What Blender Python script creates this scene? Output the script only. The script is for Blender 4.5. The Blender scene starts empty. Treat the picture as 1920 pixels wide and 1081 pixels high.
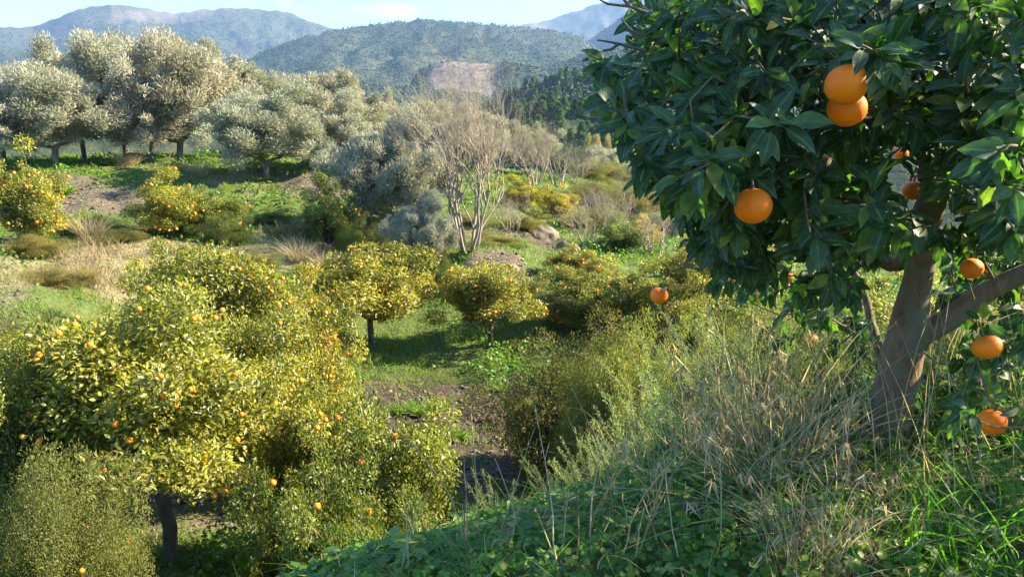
import bpy, math, random
import numpy as np
random.seed(7); RNG = np.random.default_rng(11)
R = math.radians
# ------------------------------------------------------------------ camera, world, sun, exposure
F, CX, CY = 1397.0, 960.0, 540.5
PITCH = math.atan(290.5 / F)
SUN_AZ = R(80)      # clockwise from +Y (the view direction): from the right, a little ahead
SUN_EL = R(33)
SUN_STR, SKY_STR, EXPO = 5.0, 0.105, 2.4
sc = bpy.context.scene
COL = sc.collection
cam = bpy.data.cameras.new('camera'); camo = bpy.data.objects.new('camera', cam); COL.objects.link(camo)
cam.sensor_fit = 'HORIZONTAL'; cam.sensor_width = 36; cam.lens = 36 * F / 1920
cam.clip_start = 0.05; cam.clip_end = 60000
camo.location = (0, 0, 0); camo.rotation_euler = (R(90) - PITCH, 0, 0)
sc.camera = camo
w = bpy.data.worlds.new('World'); sc.world = w; w.use_nodes = True
nt = w.node_tree; nt.nodes.clear()
out = nt.nodes.new('ShaderNodeOutputWorld'); bg = nt.nodes.new('ShaderNodeBackground')
sky = nt.nodes.new('ShaderNodeTexSky'); sky.sky_type = 'NISHITA'; sky.sun_disc = False
sky.sun_elevation = SUN_EL; sky.sun_rotation = SUN_AZ; sky.altitude = 400; sky.air_density = 1.0; sky.dust_density = 0.2; sky.ozone_density = 3.0
tc = nt.nodes.new('ShaderNodeTexCoord'); mp = nt.nodes.new('ShaderNodeMapping'); mp.inputs['Scale'].default_value = (1.0, 1.0, 3.6)
nz = nt.nodes.new('ShaderNodeTexNoise'); nz.inputs['Scale'].default_value = 5.5; nz.inputs['Detail'].default_value = 7; nz.inputs['Roughness'].default_value = .58
cr = nt.nodes.new('ShaderNodeValToRGB'); cr.color_ramp.elements[0].position = .60; cr.color_ramp.elements[1].position = .86
mx = nt.nodes.new('ShaderNodeMix'); mx.data_type = 'RGBA'; mx.inputs[7].default_value = (4.2, 4.6, 5.2, 1)
nt.links.new(tc.outputs['Generated'], mp.inputs[0]); nt.links.new(mp.outputs[0], nz.inputs['Vector'])
nt.links.new(nz.outputs[0], cr.inputs[0]); nt.links.new(cr.outputs[0], mx.inputs[0]); tn = nt.nodes.new('ShaderNodeMix'); tn.data_type = 'RGBA'; tn.blend_type = 'MULTIPLY'; tn.inputs[0].default_value = 1; tn.inputs[7].default_value = (.62, .83, .98, 1); nt.links.new(sky.outputs[0], tn.inputs[6]); nt.links.new(tn.outputs[2], mx.inputs[6])
nt.links.new(mx.outputs[2], bg.inputs[0]); bg.inputs[1].default_value = SKY_STR; nt.links.new(bg.outputs[0], out.inputs[0])
sun = bpy.data.lights.new('sun', 'SUN'); sun.energy = SUN_STR; sun.angle = R(.5); sun.color = (1, .88, .66)
suno = bpy.data.objects.new('sun', sun); COL.objects.link(suno)
suno.rotation_euler = (R(90) - SUN_EL, 0, math.pi - SUN_AZ); suno.location = (40, 0, 30)
sc.view_settings.view_transform = 'Standard'; sc.view_settings.look = 'None'; sc.view_settings.exposure = EXPO; sc.view_settings.gamma = 1
sc.cycles.use_denoising = True
sc.cycles.max_bounces = 6; sc.cycles.diffuse_bounces = 3; sc.cycles.glossy_bounces = 2; sc.cycles.transmission_bounces = 4
sc.cycles.transparent_max_bounces = 4; sc.cycles.volume_bounces = 0; sc.cycles.caustics_reflective = False; sc.cycles.caustics_refractive = False

cp, sp_ = math.cos(PITCH), math.sin(PITCH)
def ray(u, v):
    xc, yc = (u - CX) / F, -(v - CY) / F
    return np.array([xc, cp + yc * sp_, -sp_ + yc * cp])
def pt(u, v, d):                       # world point on the ray of a photo pixel at depth y = d
    r = ray(u, v); return r * (d / r[1])
def proj(P):
    P = np.atleast_2d(P); f = P[:, 1] * cp - P[:, 2] * sp_; up = P[:, 1] * sp_ + P[:, 2] * cp
    f = np.where(f < .05, .05, f)
    return CX + F * P[:, 0] / f, CY - F * up / f, f

# ------------------------------------------------------------------ noise
def _hash(ix, iy, s):
    h = (ix.astype(np.int64) * 374761393 + iy.astype(np.int64) * 668265263 + s * 69069) & 0xffffffff
    h = ((h ^ (h >> 13)) * 1274126177) & 0xffffffff
    return ((h ^ (h >> 16)) & 0xffff) / 65535.0
def vnoise(x, y, s=0):
    ix, iy = np.floor(x), np.floor(y); fx, fy = x - ix, y - iy
    fx = fx * fx * (3 - 2 * fx); fy = fy * fy * (3 - 2 * fy)
    a, b, c, d = _hash(ix, iy, s), _hash(ix + 1, iy, s), _hash(ix, iy + 1, s), _hash(ix + 1, iy + 1, s)
    return (a * (1 - fx) + b * fx) * (1 - fy) + (c * (1 - fx) + d * fx) * fy
def fbm(x, y, o=4, s=0):
    x = np.asarray(x, float); y = np.asarray(y, float); r = 0; a = .5; t = 0
    for i in range(o):
        r = r + a * vnoise(x, y, s + i); t += a; a *= .5; x = x * 2.03 + 17; y = y * 2.03 + 5
    return r / t
def ss(x, a, b):
    t = np.clip((x - a) / (b - a), 0, 1); return t * t * (3 - 2 * t)

# ------------------------------------------------------------------ mesh helpers
def mesh_np(name, V, Fs, mats, attrs=None, smooth=False, mi=None):
    V = np.asarray(V, np.float32); me = bpy.data.meshes.new(name)
    if not isinstance(Fs, (list, tuple)): Fs = [Fs]
    Fs = [np.asarray(f) for f in Fs if len(f)]
    me.vertices.add(len(V)); me.vertices.foreach_set('co', V.ravel())
    idx = np.concatenate([f.ravel() for f in Fs]).astype(np.int32)
    tot = np.concatenate([np.full(len(f), f.shape[1]) for f in Fs]).astype(np.int32)
    st = np.concatenate([[0], np.cumsum(tot)[:-1]]).astype(np.int32)
    me.loops.add(len(idx)); me.loops.foreach_set('vertex_index', idx)
    me.polygons.add(len(tot)); me.polygons.foreach_set('loop_start', st); me.polygons.foreach_set('loop_total', tot)
    if smooth: me.polygons.foreach_set('use_smooth', np.ones(len(tot), bool))
    if mi is not None: me.polygons.foreach_set('material_index', np.asarray(mi, np.int32))
    for m in (mats if isinstance(mats, (list, tuple)) else [mats]): me.materials.append(m)
    for k, a in (attrs or {}).items():
        at = me.attributes.new(k, 'FLOAT', 'POINT'); at.data.foreach_set('value', np.asarray(a, np.float32))
    me.update(calc_edges=True)
    return me
def link(name, me, parent=None, loc=(0, 0, 0), rz=0, sca=(1, 1, 1), **props):
    o = bpy.data.objects.new(name, me); COL.objects.link(o)
    if parent is not None: o.parent = parent
    o.location = loc; o.rotation_euler = (0, 0, rz); o.scale = sca
    for k, v in props.items():
        if v is not None: o[k] = v
    return o
def norm(a): return a / np.maximum(np.linalg.norm(a, axis=-1, keepdims=True), 1e-9)
def rdir(n, rng=RNG): return norm(rng.normal(size=(n, 3)))

def leafmesh(P, D, N, L, W, kind='tri', fold=.25, curl=.15, rng=RNG):
    """P base points, D leaf axis, N rough normal -> V, F, rnd(per vertex)"""
    n = len(P); D = norm(D); S = norm(np.cross(D, N)); N = norm(np.cross(S, D))
    L = np.broadcast_to(np.asarray(L, float), (n,))[:, None]; W = np.broadcast_to(np.asarray(W, float), (n,))[:, None] * .5
    r = rng.random(n)
    if kind == 'tri':
        b = P; t = P + D * L - N * L * curl; m = P + D * L * .45
        l = m + S * W + N * W * fold; q = m - S * W + N * W * fold
        V = np.stack([b, l, t, q], 1).reshape(-1, 3); i = np.arange(n)[:, None] * 4
        Fc = np.concatenate([i + np.array([0, 1, 2]), i + np.array([0, 2, 3])]); return V, Fc, np.repeat(r, 4)
    if kind == 'blade':
        b1 = P - S * W; b2 = P + S * W; m = P + D * L * .55; m1 = m - S * W * .8; m2 = m + S * W * .8
        t = P + D * L - N * L * curl
        V = np.stack([b1, b2, m2, m1, t], 1).reshape(-1, 3); i = np.arange(n)[:, None] * 5
        return V, [i + np.array([0, 1, 2, 3]), i + np.array([3, 2, 4])], np.repeat(r, 5)
    # 'full': curved, folded leaf, rows of 3 vertices
    ts = np.array([0, .07, .18, .34, .52, .70, .86, 1.0]); ws = np.array([.05, .06, .55, .9, 1.0, .82, .45, .02])
    rows = []
    ph = rng.random((n, 1)) * 6
    for t, wd in zip(ts, ws):
        c = P + D * L * t - N * L * curl * t * t * (1.0)
        wav = np.sin(t * 9 + ph) * .035 * L * (wd > .1)
        rows += [c - S * W * wd + N * (W * wd * fold + wav), c, c + S * W * wd + N * (W * wd * fold - wav)]
    V = np.stack(rows, 1).reshape(-1, 3); k = len(ts) * 3; i = np.arange(n)[:, None] * k
    fs = []
    for a in range(len(ts) - 1):
        o = a * 3
        fs.append(i + np.array([o, o + 1, o + 4, o + 3])); fs.append(i + np.array([o + 1, o + 2, o + 5, o + 4]))
    return V, np.concatenate(fs), np.repeat(r, k)

class Tubes:
    def __init__(s): s.V = []; s.F = []; s.n = 0; s.A = []
    def add(s, P, rad, sides=6, cap=False):
        P = np.asarray(P, float); rad = np.broadcast_to(np.asarray(rad, float), (len(P),))
        T = np.gradient(P, axis=0); T = norm(T)
        up = np.array([0, 0, 1.]) if abs(T[0][2]) < .9 else np.array([1., 0, 0])
        a = norm(np.cross(T[0], up)); ring = []
        for i in range(len(P)):
            a = norm(a - T[i] * np.dot(a, T[i])); b = np.cross(T[i], a)
            th = np.arange(sides) * 2 * math.pi / sides
            ring.append(P[i] + rad[i] * (np.cos(th)[:, None] * a + np.sin(th)[:, None] * b))
        s.V.append(np.concatenate(ring)); k = np.arange(sides)
        for i in range(len(P) - 1):
            o = s.n + i * sides
            s.F.append(np.stack([o + k, o + (k + 1) % sides, o + sides + (k + 1) % sides, o + sides + k], 1))
        s.A.append(np.full(len(P) * sides, random.random()))
        s.n += len(P) * sides
    def mesh(s, name, mat, smooth=True):
        return mesh_np(name, np.concatenate(s.V), np.concatenate(s.F), mat, {'rnd': np.concatenate(s.A)}, smooth)

def grow(nodes, parent, att, alpha=.35, step=.25, jit=.12, rng=RNG):
    """connect attractor points to a skeleton; returns nodes, parent, tips"""
    nodes = [np.array(p, float) for p in nodes]; parent = list(parent)
    plen = [0.0] * len(nodes)
    for i in range(1, len(nodes)): plen[i] = plen[parent[i]] + np.linalg.norm(nodes[i] - nodes[parent[i]])
    order = np.argsort(np.linalg.norm(att - nodes[-1], axis=1)); tips = []
    for j in order:
        a = att[j]; A = np.array(nodes); c = np.linalg.norm(A - a, axis=1) + alpha * np.array(plen)
        k = int(np.argmin(c)); d = np.linalg.norm(A[k] - a); m = max(1, int(d / step)); pr = k
        for q in range(1, m + 1):
            t = q / m; p = A[k] * (1 - t) + a * t
            if q < m: p = p + rng.normal(size=3) * jit * d / m + np.array([0, 0, -.10 * d * math.sin(math.pi * t)])
            nodes.append(p); parent.append(pr); plen.append(plen[pr] + d / m); pr = len(nodes) - 1
        tips.append(pr)
    return nodes, parent, tips
def draw_skel(tb, nodes, parent, tips, rtip, rmax, power=.5, n0=1, sides=(8, 5, 3)):
    n = len(nodes); cnt = np.zeros(n)
    for t in tips: cnt[t] += 1
    for i in range(n - 1, 0, -1): cnt[parent[i]] += cnt[i]
    rad = rtip + (rmax - rtip) * np.power(np.maximum(cnt, .2) / max(cnt.max(), 1), power)
    kids = [[] for _ in range(n)]
    for i in range(1, n): kids[parent[i]].append(i)
    stack = [0]; starts = [(0, None)]
    while starts:
        s, pr = starts.pop(); ch = [pr] if pr is not None else []; rr = [min(rad[pr], rad[s] * 1.15)] if pr is not None else []
        c = s
        while True:
            ch.append(c); rr.append(rad[c])
            if not kids[c]: break
            ks = sorted(kids[c], key=lambda q: -cnt[q])
            for q in ks[1:]: starts.append((q, c))
            c = ks[0]
        if len(ch) > 1:
            rr[-1] *= .4; m = max(rr)
            tb.add([nodes[i] for i in ch], rr, sides[0] if m > rmax * .45 else (sides[1] if m > rmax * .12 else sides[2]))
    return rad

# ------------------------------------------------------------------ materials
def newmat(name):
    m = bpy.data.materials.new(name); m.use_nodes = True; t = m.node_tree; t.nodes.clear()
    return m, t, (lambda k, **kw: _nd(t, k, kw))
def _nd(t, k, kw):
    n = t.nodes.new(k)
    for a, b in kw.items(): setattr(n, a, b)
    return n
def ramp(t, stops, src=None):
    r = t.nodes.new('ShaderNodeValToRGB'); e = r.color_ramp.elements
    while len(e) < len(stops): e.new(.5)
    for i, (p, c) in enumerate(stops): e[i].position = p; e[i].color = (*c, 1)
    if src is not None: t.links.new(src, r.inputs[0])
    return r
def leafmat(name, stops, trans=.35, rough=.5, spec=.4, tcol=(1.0, 1.15, .45), tint=True, midrib=False):
    m, t, N = newmat(name)
    at = N('ShaderNodeAttribute', attribute_name='rnd')
    r = ramp(t, stops, at.outputs['Fac'])
    col = r.outputs[0]
    if tint:
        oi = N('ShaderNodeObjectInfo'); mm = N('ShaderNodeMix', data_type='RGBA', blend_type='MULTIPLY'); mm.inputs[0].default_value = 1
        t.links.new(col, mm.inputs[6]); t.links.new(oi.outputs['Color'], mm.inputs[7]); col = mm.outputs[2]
    b = N('ShaderNodeBsdfPrincipled'); b.inputs['Roughness'].default_value = rough; b.inputs['Specular IOR Level'].default_value = spec
    if midrib:
        am = N('ShaderNodeAttribute', attribute_name='mid'); rm = ramp(t, [(.80, (0, 0, 0)), (.95, (1, 1, 1))], am.outputs['Fac'])
        mr = N('ShaderNodeMix', data_type='RGBA'); t.links.new(rm.outputs[0], mr.inputs[0]); t.links.new(col, mr.inputs[6]); mr.inputs[7].default_value = (.10, .15, .05, 1)
        nn = N('ShaderNodeTexNoise'); nn.inputs['Scale'].default_value = 45; nn.inputs['Detail'].default_value = 4; cc = N('ShaderNodeTexCoord'); t.links.new(cc.outputs['Object'], nn.inputs['Vector'])
        rb = ramp(t, [(.35, (.7, .72, .7)), (.62, (1.25, 1.2, 1.1))], nn.outputs[0]); mb = N('ShaderNodeMix', data_type='RGBA', blend_type='MULTIPLY'); mb.inputs[0].default_value = 1
        t.links.new(mr.outputs[2], mb.inputs[6]); t.links.new(rb.outputs[0], mb.inputs[7]); col = mb.outputs[2]
        at2 = N('ShaderNodeAttribute', attribute_name='tt'); m_1 = N('ShaderNodeMath', operation='MULTIPLY'); m_1.inputs[1].default_value = 75; t.links.new(at2.outputs['Fac'], m_1.inputs[0])
        m_2 = N('ShaderNodeMath', operation='MULTIPLY_ADD'); m_2.inputs[1].default_value = 16; t.links.new(am.outputs['Fac'], m_2.inputs[0]); t.links.new(m_1.outputs[0], m_2.inputs[2])
        m_3 = N('ShaderNodeMath', operation='SINE'); t.links.new(m_2.outputs[0], m_3.inputs[0])
        bb = N('ShaderNodeBump'); bb.inputs['Strength'].default_value = .12; bb.inputs['Distance'].default_value = .0006; t.links.new(m_3.outputs[0], bb.inputs['Height']); t.links.new(bb.outputs[0], b.inputs['Normal'])
    t.links.new(col, b.inputs['Base Color'])
    tr = N('ShaderNodeBsdfTranslucent'); tm = N('ShaderNodeMix', data_type='RGBA', blend_type='MULTIPLY'); tm.inputs[0].default_value = 1
    t.links.new(col, tm.inputs[6]); tm.inputs[7].default_value = (*[c * 2.0 for c in tcol], 1); t.links.new(tm.outputs[2], tr.inputs[0])
    ms = N('ShaderNodeMixShader'); ms.inputs[0].default_value = trans; t.links.new(b.outputs[0], ms.inputs[1]); t.links.new(tr.outputs[0], ms.inputs[2])
    o = N('ShaderNodeOutputMaterial'); t.links.new(ms.outputs[0], o.inputs[0]); return m
def barkmat(name, c1, c2, scale=8, bump=.4, patch=None):
    m, t, N = newmat(name)
    co = N('ShaderNodeTexCoord'); mp = N('ShaderNodeMapping'); mp.inputs['Scale'].default_value = (1, 1, .35)
    n = N('ShaderNodeTexNoise'); n.inputs['Scale'].default_value = scale; n.inputs['Detail'].default_value = 8; n.inputs['Roughness'].default_value = .65
    t.links.new(co.outputs['Object'], mp.inputs[0]); t.links.new(mp.outputs[0], n.inputs['Vector'])
    r = ramp(t, [(.3, c1), (.7, c2)], n.outputs[0]); col = r.outputs[0]
    if patch:
        n2 = N('ShaderNodeTexNoise'); n2.inputs['Scale'].default_value = scale * .45; n2.inputs['Detail'].default_value = 5
        t.links.new(co.outputs['Object'], n2.inputs['Vector']); r2 = ramp(t, [(.5, (0, 0, 0)), (.62, (1, 1, 1))], n2.outputs[0])
        mm = N('ShaderNodeMix', data_type='RGBA'); t.links.new(r2.outputs[0], mm.inputs[0]); t.links.new(col, mm.inputs[6]); mm.inputs[7].default_value = (*patch, 1); col = mm.outputs[2]
    b = N('ShaderNodeBsdfPrincipled'); b.inputs['Roughness'].default_value = .85; b.inputs['Specular IOR Level'].default_value = .2
    t.links.new(col, b.inputs['Base Color'])
    bu = N('ShaderNodeBump'); bu.inputs['Strength'].default_value = bump; bu.inputs['Distance'].default_value = .02
    t.links.new(n.outputs[0], bu.inputs['Height']); t.links.new(bu.outputs[0], b.inputs['Normal'])
    o = N('ShaderNodeOutputMaterial'); t.links.new(b.outputs[0], o.inputs[0]); return m

M = {}
M['citrus'] = leafmat('citrus_leaf', [(0, (.065, .075, .016)), (.45, (.13, .135, .024)), (.8, (.23, .215, .04)), (1, (.37, .31, .06))], .38, .42, .5)
M['citrus_near'] = leafmat('near_citrus_leaf', [(0, (.026, .050, .020)), (.5, (.042, .074, .024)), (.8, (.062, .098, .024)), (.92, (.11, .145, .026)), (1, (.20, .20, .03))], .32, .5, .4, (.9, 1.5, .25), midrib=True)
M['olive'] = leafmat('olive_leaf', [(0, (.18, .185, .125)), (.5, (.31, .305, .215)), (1, (.50, .475, .36))], .2, .55, .35, (1, 1, .8))
M['fine'] = leafmat('fine_leaf', [(0, (.07, .075, .028)), (.5, (.125, .125, .045)), (1, (.22, .20, .08))], .3, .6, .25)
M['sage'] = leafmat('sage_leaf', [(0, (.16, .19, .09)), (.5, (.23, .27, .14)), (1, (.33, .37, .20))], .3, .7, .2)
M['grass'] = leafmat('grass_blade', [(0, (.055, .10, .014)), (.6, (.10, .165, .02)), (1, (.20, .23, .05))], .4, .55, .3)
M['weed'] = leafmat('weed_leaf', [(0, (.045, .10, .014)), (.6, (.085, .17, .02)), (1, (.15, .23, .03))], .38, .5, .35)
M['clover'] = leafmat('clover_leaf', [(0, (.05, .10, .010)), (.6, (.105, .185, .016)), (.9, (.16, .235, .026)), (1, (.27, .27, .07))], .42, .48, .35, (.8, 1.3, .3))
M['straw'] = leafmat('dry_straw', [(0, (.19, .15, .07)), (.5, (.33, .27, .14)), (1, (.54, .46, .28))], .25, .65, .3, (1, .85, .6))
M['brush'] = leafmat('dry_brush', [(0, (.15, .12, .06)), (.5, (.25, .2, .11)), (1, (.36, .3, .17))], .25, .7, .2, (1, .9, .6))
M['pine'] = leafmat('pine_needles', [(0, (.05, .085, .03)), (.6, (.09, .14, .045)), (1, (.17, .21, .07))], .15, .7, .2)
M['farpine'] = leafmat('far_pine_crowns', [(0, (.022, .042, .02)), (.6, (.042, .068, .028)), (1, (.08, .10, .04))], .1, .8, .1)
M['bark'] = barkmat('citrus_bark', (.055, .042, .032), (.15, .12, .09), 9, .5)
M['nearbark'] = barkmat('near_citrus_bark', (.115, .068, .040), (.27, .175, .105), 26, 1.0, (.16, .145, .085))
M['olivebark'] = barkmat('olive_bark', (.10, .075, .06), (.27, .21, .17), 5, .8)
M['palebark'] = barkmat('pale_bark', (.19, .15, .105), (.36, .295, .215), 7, .3)
def simple(name, c1, c2, scale, rough=.6, bump=0, bscale=60, spec=.4, sss=0, dist=.002):
    m, t, N = newmat(name); co = N('ShaderNodeTexCoord'); n = N('ShaderNodeTexNoise'); n.inputs['Scale'].default_value = scale; n.inputs['Detail'].default_value = 6
    t.links.new(co.outputs['Object'], n.inputs['Vector']); r = ramp(t, [(.35, c1), (.65, c2)], n.outputs[0])
    b = N('ShaderNodeBsdfPrincipled'); b.inputs['Roughness'].default_value = rough; b.inputs['Specular IOR Level'].default_value = spec
    t.links.new(r.outputs[0], b.inputs['Base Color'])
    if sss: b.inputs['Subsurface Weight'].default_value = sss; b.inputs['Subsurface Radius'].default_value = (.02, .008, .002)
    if bump:
        v = N('ShaderNodeTexNoise'); v.inputs['Scale'].default_value = bscale; v.inputs['Detail'].default_value = 4; t.links.new(co.outputs['Object'], v.inputs['Vector'])
        bu = N('ShaderNodeBump'); bu.inputs['Strength'].default_value = bump; bu.inputs['Distance'].default_value = dist
        t.links.new(v.outputs[0], bu.inputs['Height']); t.links.new(bu.outputs[0], b.inputs['Normal'])
    o = N('ShaderNodeOutputMaterial'); t.links.new(b.outputs[0], o.inputs[0]); return m
M['fruit'] = simple('orange_peel_far', (.90, .19, .004), (.95, .28, .010), 5, .5)
M['peel'] = simple('orange_peel', (1.0, .165, .003), (1.0, .225, .005), 14, .5, .6, 380, .25, .0, .001)
M['rock'] = simple('rock', (.085, .07, .045), (.22, .175, .12), 2.2, .9, 1.0, 6, .2, 0, .08)

# ------------------------------------------------------------------ near ground
CT = np.array([
 (0,0,-1.6),(-1,-3,-1.6),(3,0,-1.35),(1.65,3,-1.33),(0,2.6,-1.62),(-.2,3.3,-1.86),(-1.19,3.4,-2.38),(.6,3.55,-1.72),(1.2,4,-1.7),(-2.5,1,-2.0),(-4,0,-2.6),(-2.2,3,-3.0),
 (-2,5,-4.5),(-1,4.8,-3.8),(.6,5.2,-3.25),(.5,7.5,-5.2),(-1.5,8,-6.0),(2.5,4.6,-1.7),(3,7,-2.9),(3.5,10,-4.6),(5,3,-1.1),(8,5,-1.2),(9,10,-3.0),(7,14,-5.0),(-6,3,-4.8),(-6,6,-6),
 (-4.9,9.8,-6.1),(-1.5,16,-6.6),(-4.8,24,-6.9),(-.7,24,-6.9),(4,22,-6.7),(9,22,-6.4),(-9,14,-6.0),(-12,10,-5.8),(-9,20,-6.2),(2.5,14,-6.3),
 (-13.4,19,-4.3),(-12,25,-4.6),(-16.8,27,-3.9),(-20.9,34,-3.5),(-23,38,-2.1),(-9.9,30,-4.2),(-11,36.5,-3.4),(-10,39,-2.6),(-14,42,-2.2),(-8,26,-5.8),(-19,24,-4.1),
 (-3.6,31,-5.6),(-1.8,31,-5.0),(-.4,30,-5.4),(-1.7,40,-4.1),(-3.6,46,-3.0),(1.65,38,-4.8),(3.1,33,-5.5),(3.2,50,-3.8),(7.2,42,-5.6),(9.4,70,-4.2),(15,40,-6),(25,30,-5),(20,15,-3.5),(18,60,-7),
 (-30,50,-2),(-10,55,-1.9),(-20,70,-2),(-45,45,-1.8),(-5,60,-2.6),(0,75,-4),(-45,30,-2),(-30,20,-3.4),(-20,10,-5.2),(-20,0,-5),(10,90,-10),(-30,100,-6),(-60,100,-5),(40,60,-9),(40,20,-3),
 (40,-10,-1),(0,-10,-1),(-10,-10,-2.5),(-40,-10,-5),(60,100,-15),(0,115,-14)], float)
def _k(r2): return np.sqrt(r2 + 1.0)
_A = _k(((CT[:, None, :2] - CT[None, :, :2]) ** 2).sum(-1)); _n = len(CT)
_M = np.zeros((_n + 1, _n + 1)); _M[:_n, :_n] = _A; _M[:_n, _n] = 1; _M[_n, :_n] = 1
_W = np.linalg.solve(_M + np.diag([-.02] * _n + [0]), np.append(CT[:, 2], 0))
def gh(x, y):
    x = np.atleast_1d(np.asarray(x, float)); y = np.atleast_1d(np.asarray(y, float)); o = np.empty(x.size)
    X = np.stack([x.ravel(), y.ravel()], 1)
    for i in range(0, len(X), 20000):
        q = X[i:i + 20000]; o[i:i + 20000] = _k(((q[:, None] - CT[None, :, :2]) ** 2).sum(-1)) @ _W[:_n] + _W[_n]
    o = o.reshape(x.shape)
    far = ss(y, 8, 16); rough = fbm(x * .55, y * .55, 4, 3) - .5; fine = fbm(x * 2.6, y * 2.6, 3, 9) - .5
    o = o + rough * (.12 + .75 * far * ss(np.abs(o + 6.6), .2, 1.4)) + fine * (.05 + .14 * far)
    e = np.maximum(ss(np.abs(x), 62, 80), ss(y, 104, 130)); e = np.maximum(e, ss(-y, 8, 15) * .5)
    return o - e * 30
def edge_axis(segs):
    a = []
    for s, e, h in segs: a += list(np.arange(s, e, h))
    return np.array(a + [segs[-1][1]])
xs = edge_axis([(-80, -30, 2.5), (-30, -8, .28), (-8, 6, .14), (6, 14, .3), (14, 80, 2.5)])
ys = edge_axis([(-15, 1, .8), (1, 9, .12), (9, 34, .2), (34, 60, .45), (60, 130, 2.5)])
GX, GY = np.meshgrid(xs, ys); GZ = gh(GX, GY)
nx, ny = len(xs), len(ys); ii = (np.arange(ny - 1)[:, None] * nx + np.arange(nx - 1)[None]).ravel()
gF = np.stack([ii, ii + 1, ii + nx + 1, ii + nx], 1)
def patch(x, y, cx, cy, r): return np.exp(-((x - cx) ** 2 + (y - cy) ** 2) / r ** 2)
def soil_amt(x, y):
    """0 = green growth, 1 = bare / trampled soil"""
    n = fbm(x * .35, y * .35, 4, 21); n2 = fbm(x * 1.3, y * 1.3, 3, 33)
    s = .15 + .0 * x
    s += 1.3 * patch(x, y, -1.2, 17.0, 2.6) + 1.3 * patch(x, y, -.6, 14.0, 2.2) + .65 * patch(x, y, -4.2, 18, 2.0) + .4 * patch(x, y, .5, 19.5, 1.3) - .3 * patch(x, y, -2.2, 24, 2.2)
    s += .8 * patch(x, y, -5.0, 13, 3.0) + 1.2 * patch(x, y, -21.5, 35.5, 2.8) + .7 * patch(x, y, -17.5, 35, 1.8) + .9 * patch(x, y, -15, 19, 2.0) + .5 * patch(x, y, -8.5, 38.5, 2.0) + .8 * patch(x, y, -11, 40, 1.6)
    s += .9 * patch(x, y, -.3, 30, 1.5) + .7 * patch(x, y, 1.5, 36, 1.8)
    return np.clip(ss(s + (n - .5) * .9 + (n2 - .5) * .7, .35, .75), 0, 1)
def dry_amt(x, y):
    n = fbm(x * .4 + 9, y * .4, 4, 55)
    s = patch(x, y, -13, 26, 4.0) + patch(x, y, -8.5, 30.5, 3.0) + .8 * patch(x, y, -17, 22, 4) + .8 * patch(x, y, -2, 36, 3) + .5 * patch(x, y, -18, 41, 6) + .5 * patch(x, y, 2, 40, 3) + .5 * patch(x, y, -15, 40, 3)
    return np.clip(ss(s * .8 + (n - .5) * 1.3, .3, .8), 0, 1)
g, t, N = newmat('ground_soil_and_growth')
co = N('ShaderNodeTexCoord')
def gnoise(sc_, det=6, ro=.6):
    n = N('ShaderNodeTexNoise'); n.inputs['Scale'].default_value = sc_; n.inputs['Detail'].default_value = det; n.inputs['Roughness'].default_value = ro
    t.links.new(co.outputs['Object'], n.inputs['Vector']); return n
n1, n2, n3 = gnoise(1.1), gnoise(9, 8), gnoise(.25, 3)
so = ramp(t, [(.3, (.05, .038, .027)), (.5, (.115, .088, .06)), (.72, (.24, .19, .13))], n2.outputs[0])
gr = ramp(t, [(.3, (.05, .065, .02)), (.55, (.085, .115, .025)), (.8, (.15, .16, .05))], n2.outputs[0])
dr = ramp(t, [(.3, (.13, .105, .05)), (.7, (.28, .23, .12))], n2.outputs[0])
a1 = N('ShaderNodeAttribute', attribute_name='soil'); a2 = N('ShaderNodeAttribute', attribute_name='dry'); a3 = N('ShaderNodeAttribute', attribute_name='darker')
m1 = N('ShaderNodeMix', data_type='RGBA'); t.links.new(a2.outputs['Fac'], m1.inputs[0]); t.links.new(gr.outputs[0], m1.inputs[6]); t.links.new(dr.outputs[0], m1.inputs[7])
m2 = N('ShaderNodeMix', data_type='RGBA'); t.links.new(a1.outputs['Fac'], m2.inputs[0]); t.links.new(m1.outputs[2], m2.inputs[6]); t.links.new(so.outputs[0], m2.inputs[7])
m3 = N('ShaderNodeMix', data_type='RGBA', blend_type='MULTIPLY'); t.links.new(a3.outputs['Fac'], m3.inputs[0]); t.links.new(m2.outputs[2], m3.inputs[6]); m3.inputs[7].default_value = (.5, .45, .45, 1)
b = N('ShaderNodeBsdfPrincipled'); b.inputs['Roughness'].default_value = .95; b.inputs['Specular IOR Level'].default_value = .15
t.links.new(m3.outputs[2], b.inputs['Base Color'])
bu = N('ShaderNodeBump'); bu.inputs['Strength'].default_value = .9; bu.inputs['Distance'].default_value = .12
t.links.new(n2.outputs[0], bu.inputs['Height']); t.links.new(bu.outputs[0], b.inputs['Normal'])
o = N('ShaderNodeOutputMaterial'); t.links.new(b.outputs[0], o.inputs[0])
fx, fy = GX.ravel(), GY.ravel()
darker = ss(patch(fx, fy, -.6, 17, 6), .2, .8)  # ground colour goes darker around the middle of the clearing
me = mesh_np('ground', np.stack([fx, fy, GZ.ravel()], 1), gF, g, {'soil': soil_amt(fx, fy), 'dry': dry_amt(fx, fy), 'darker': darker}, True)
link('ground', me, kind='structure')
def gz(x, y): return float(gh(x, y)[0])

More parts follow.
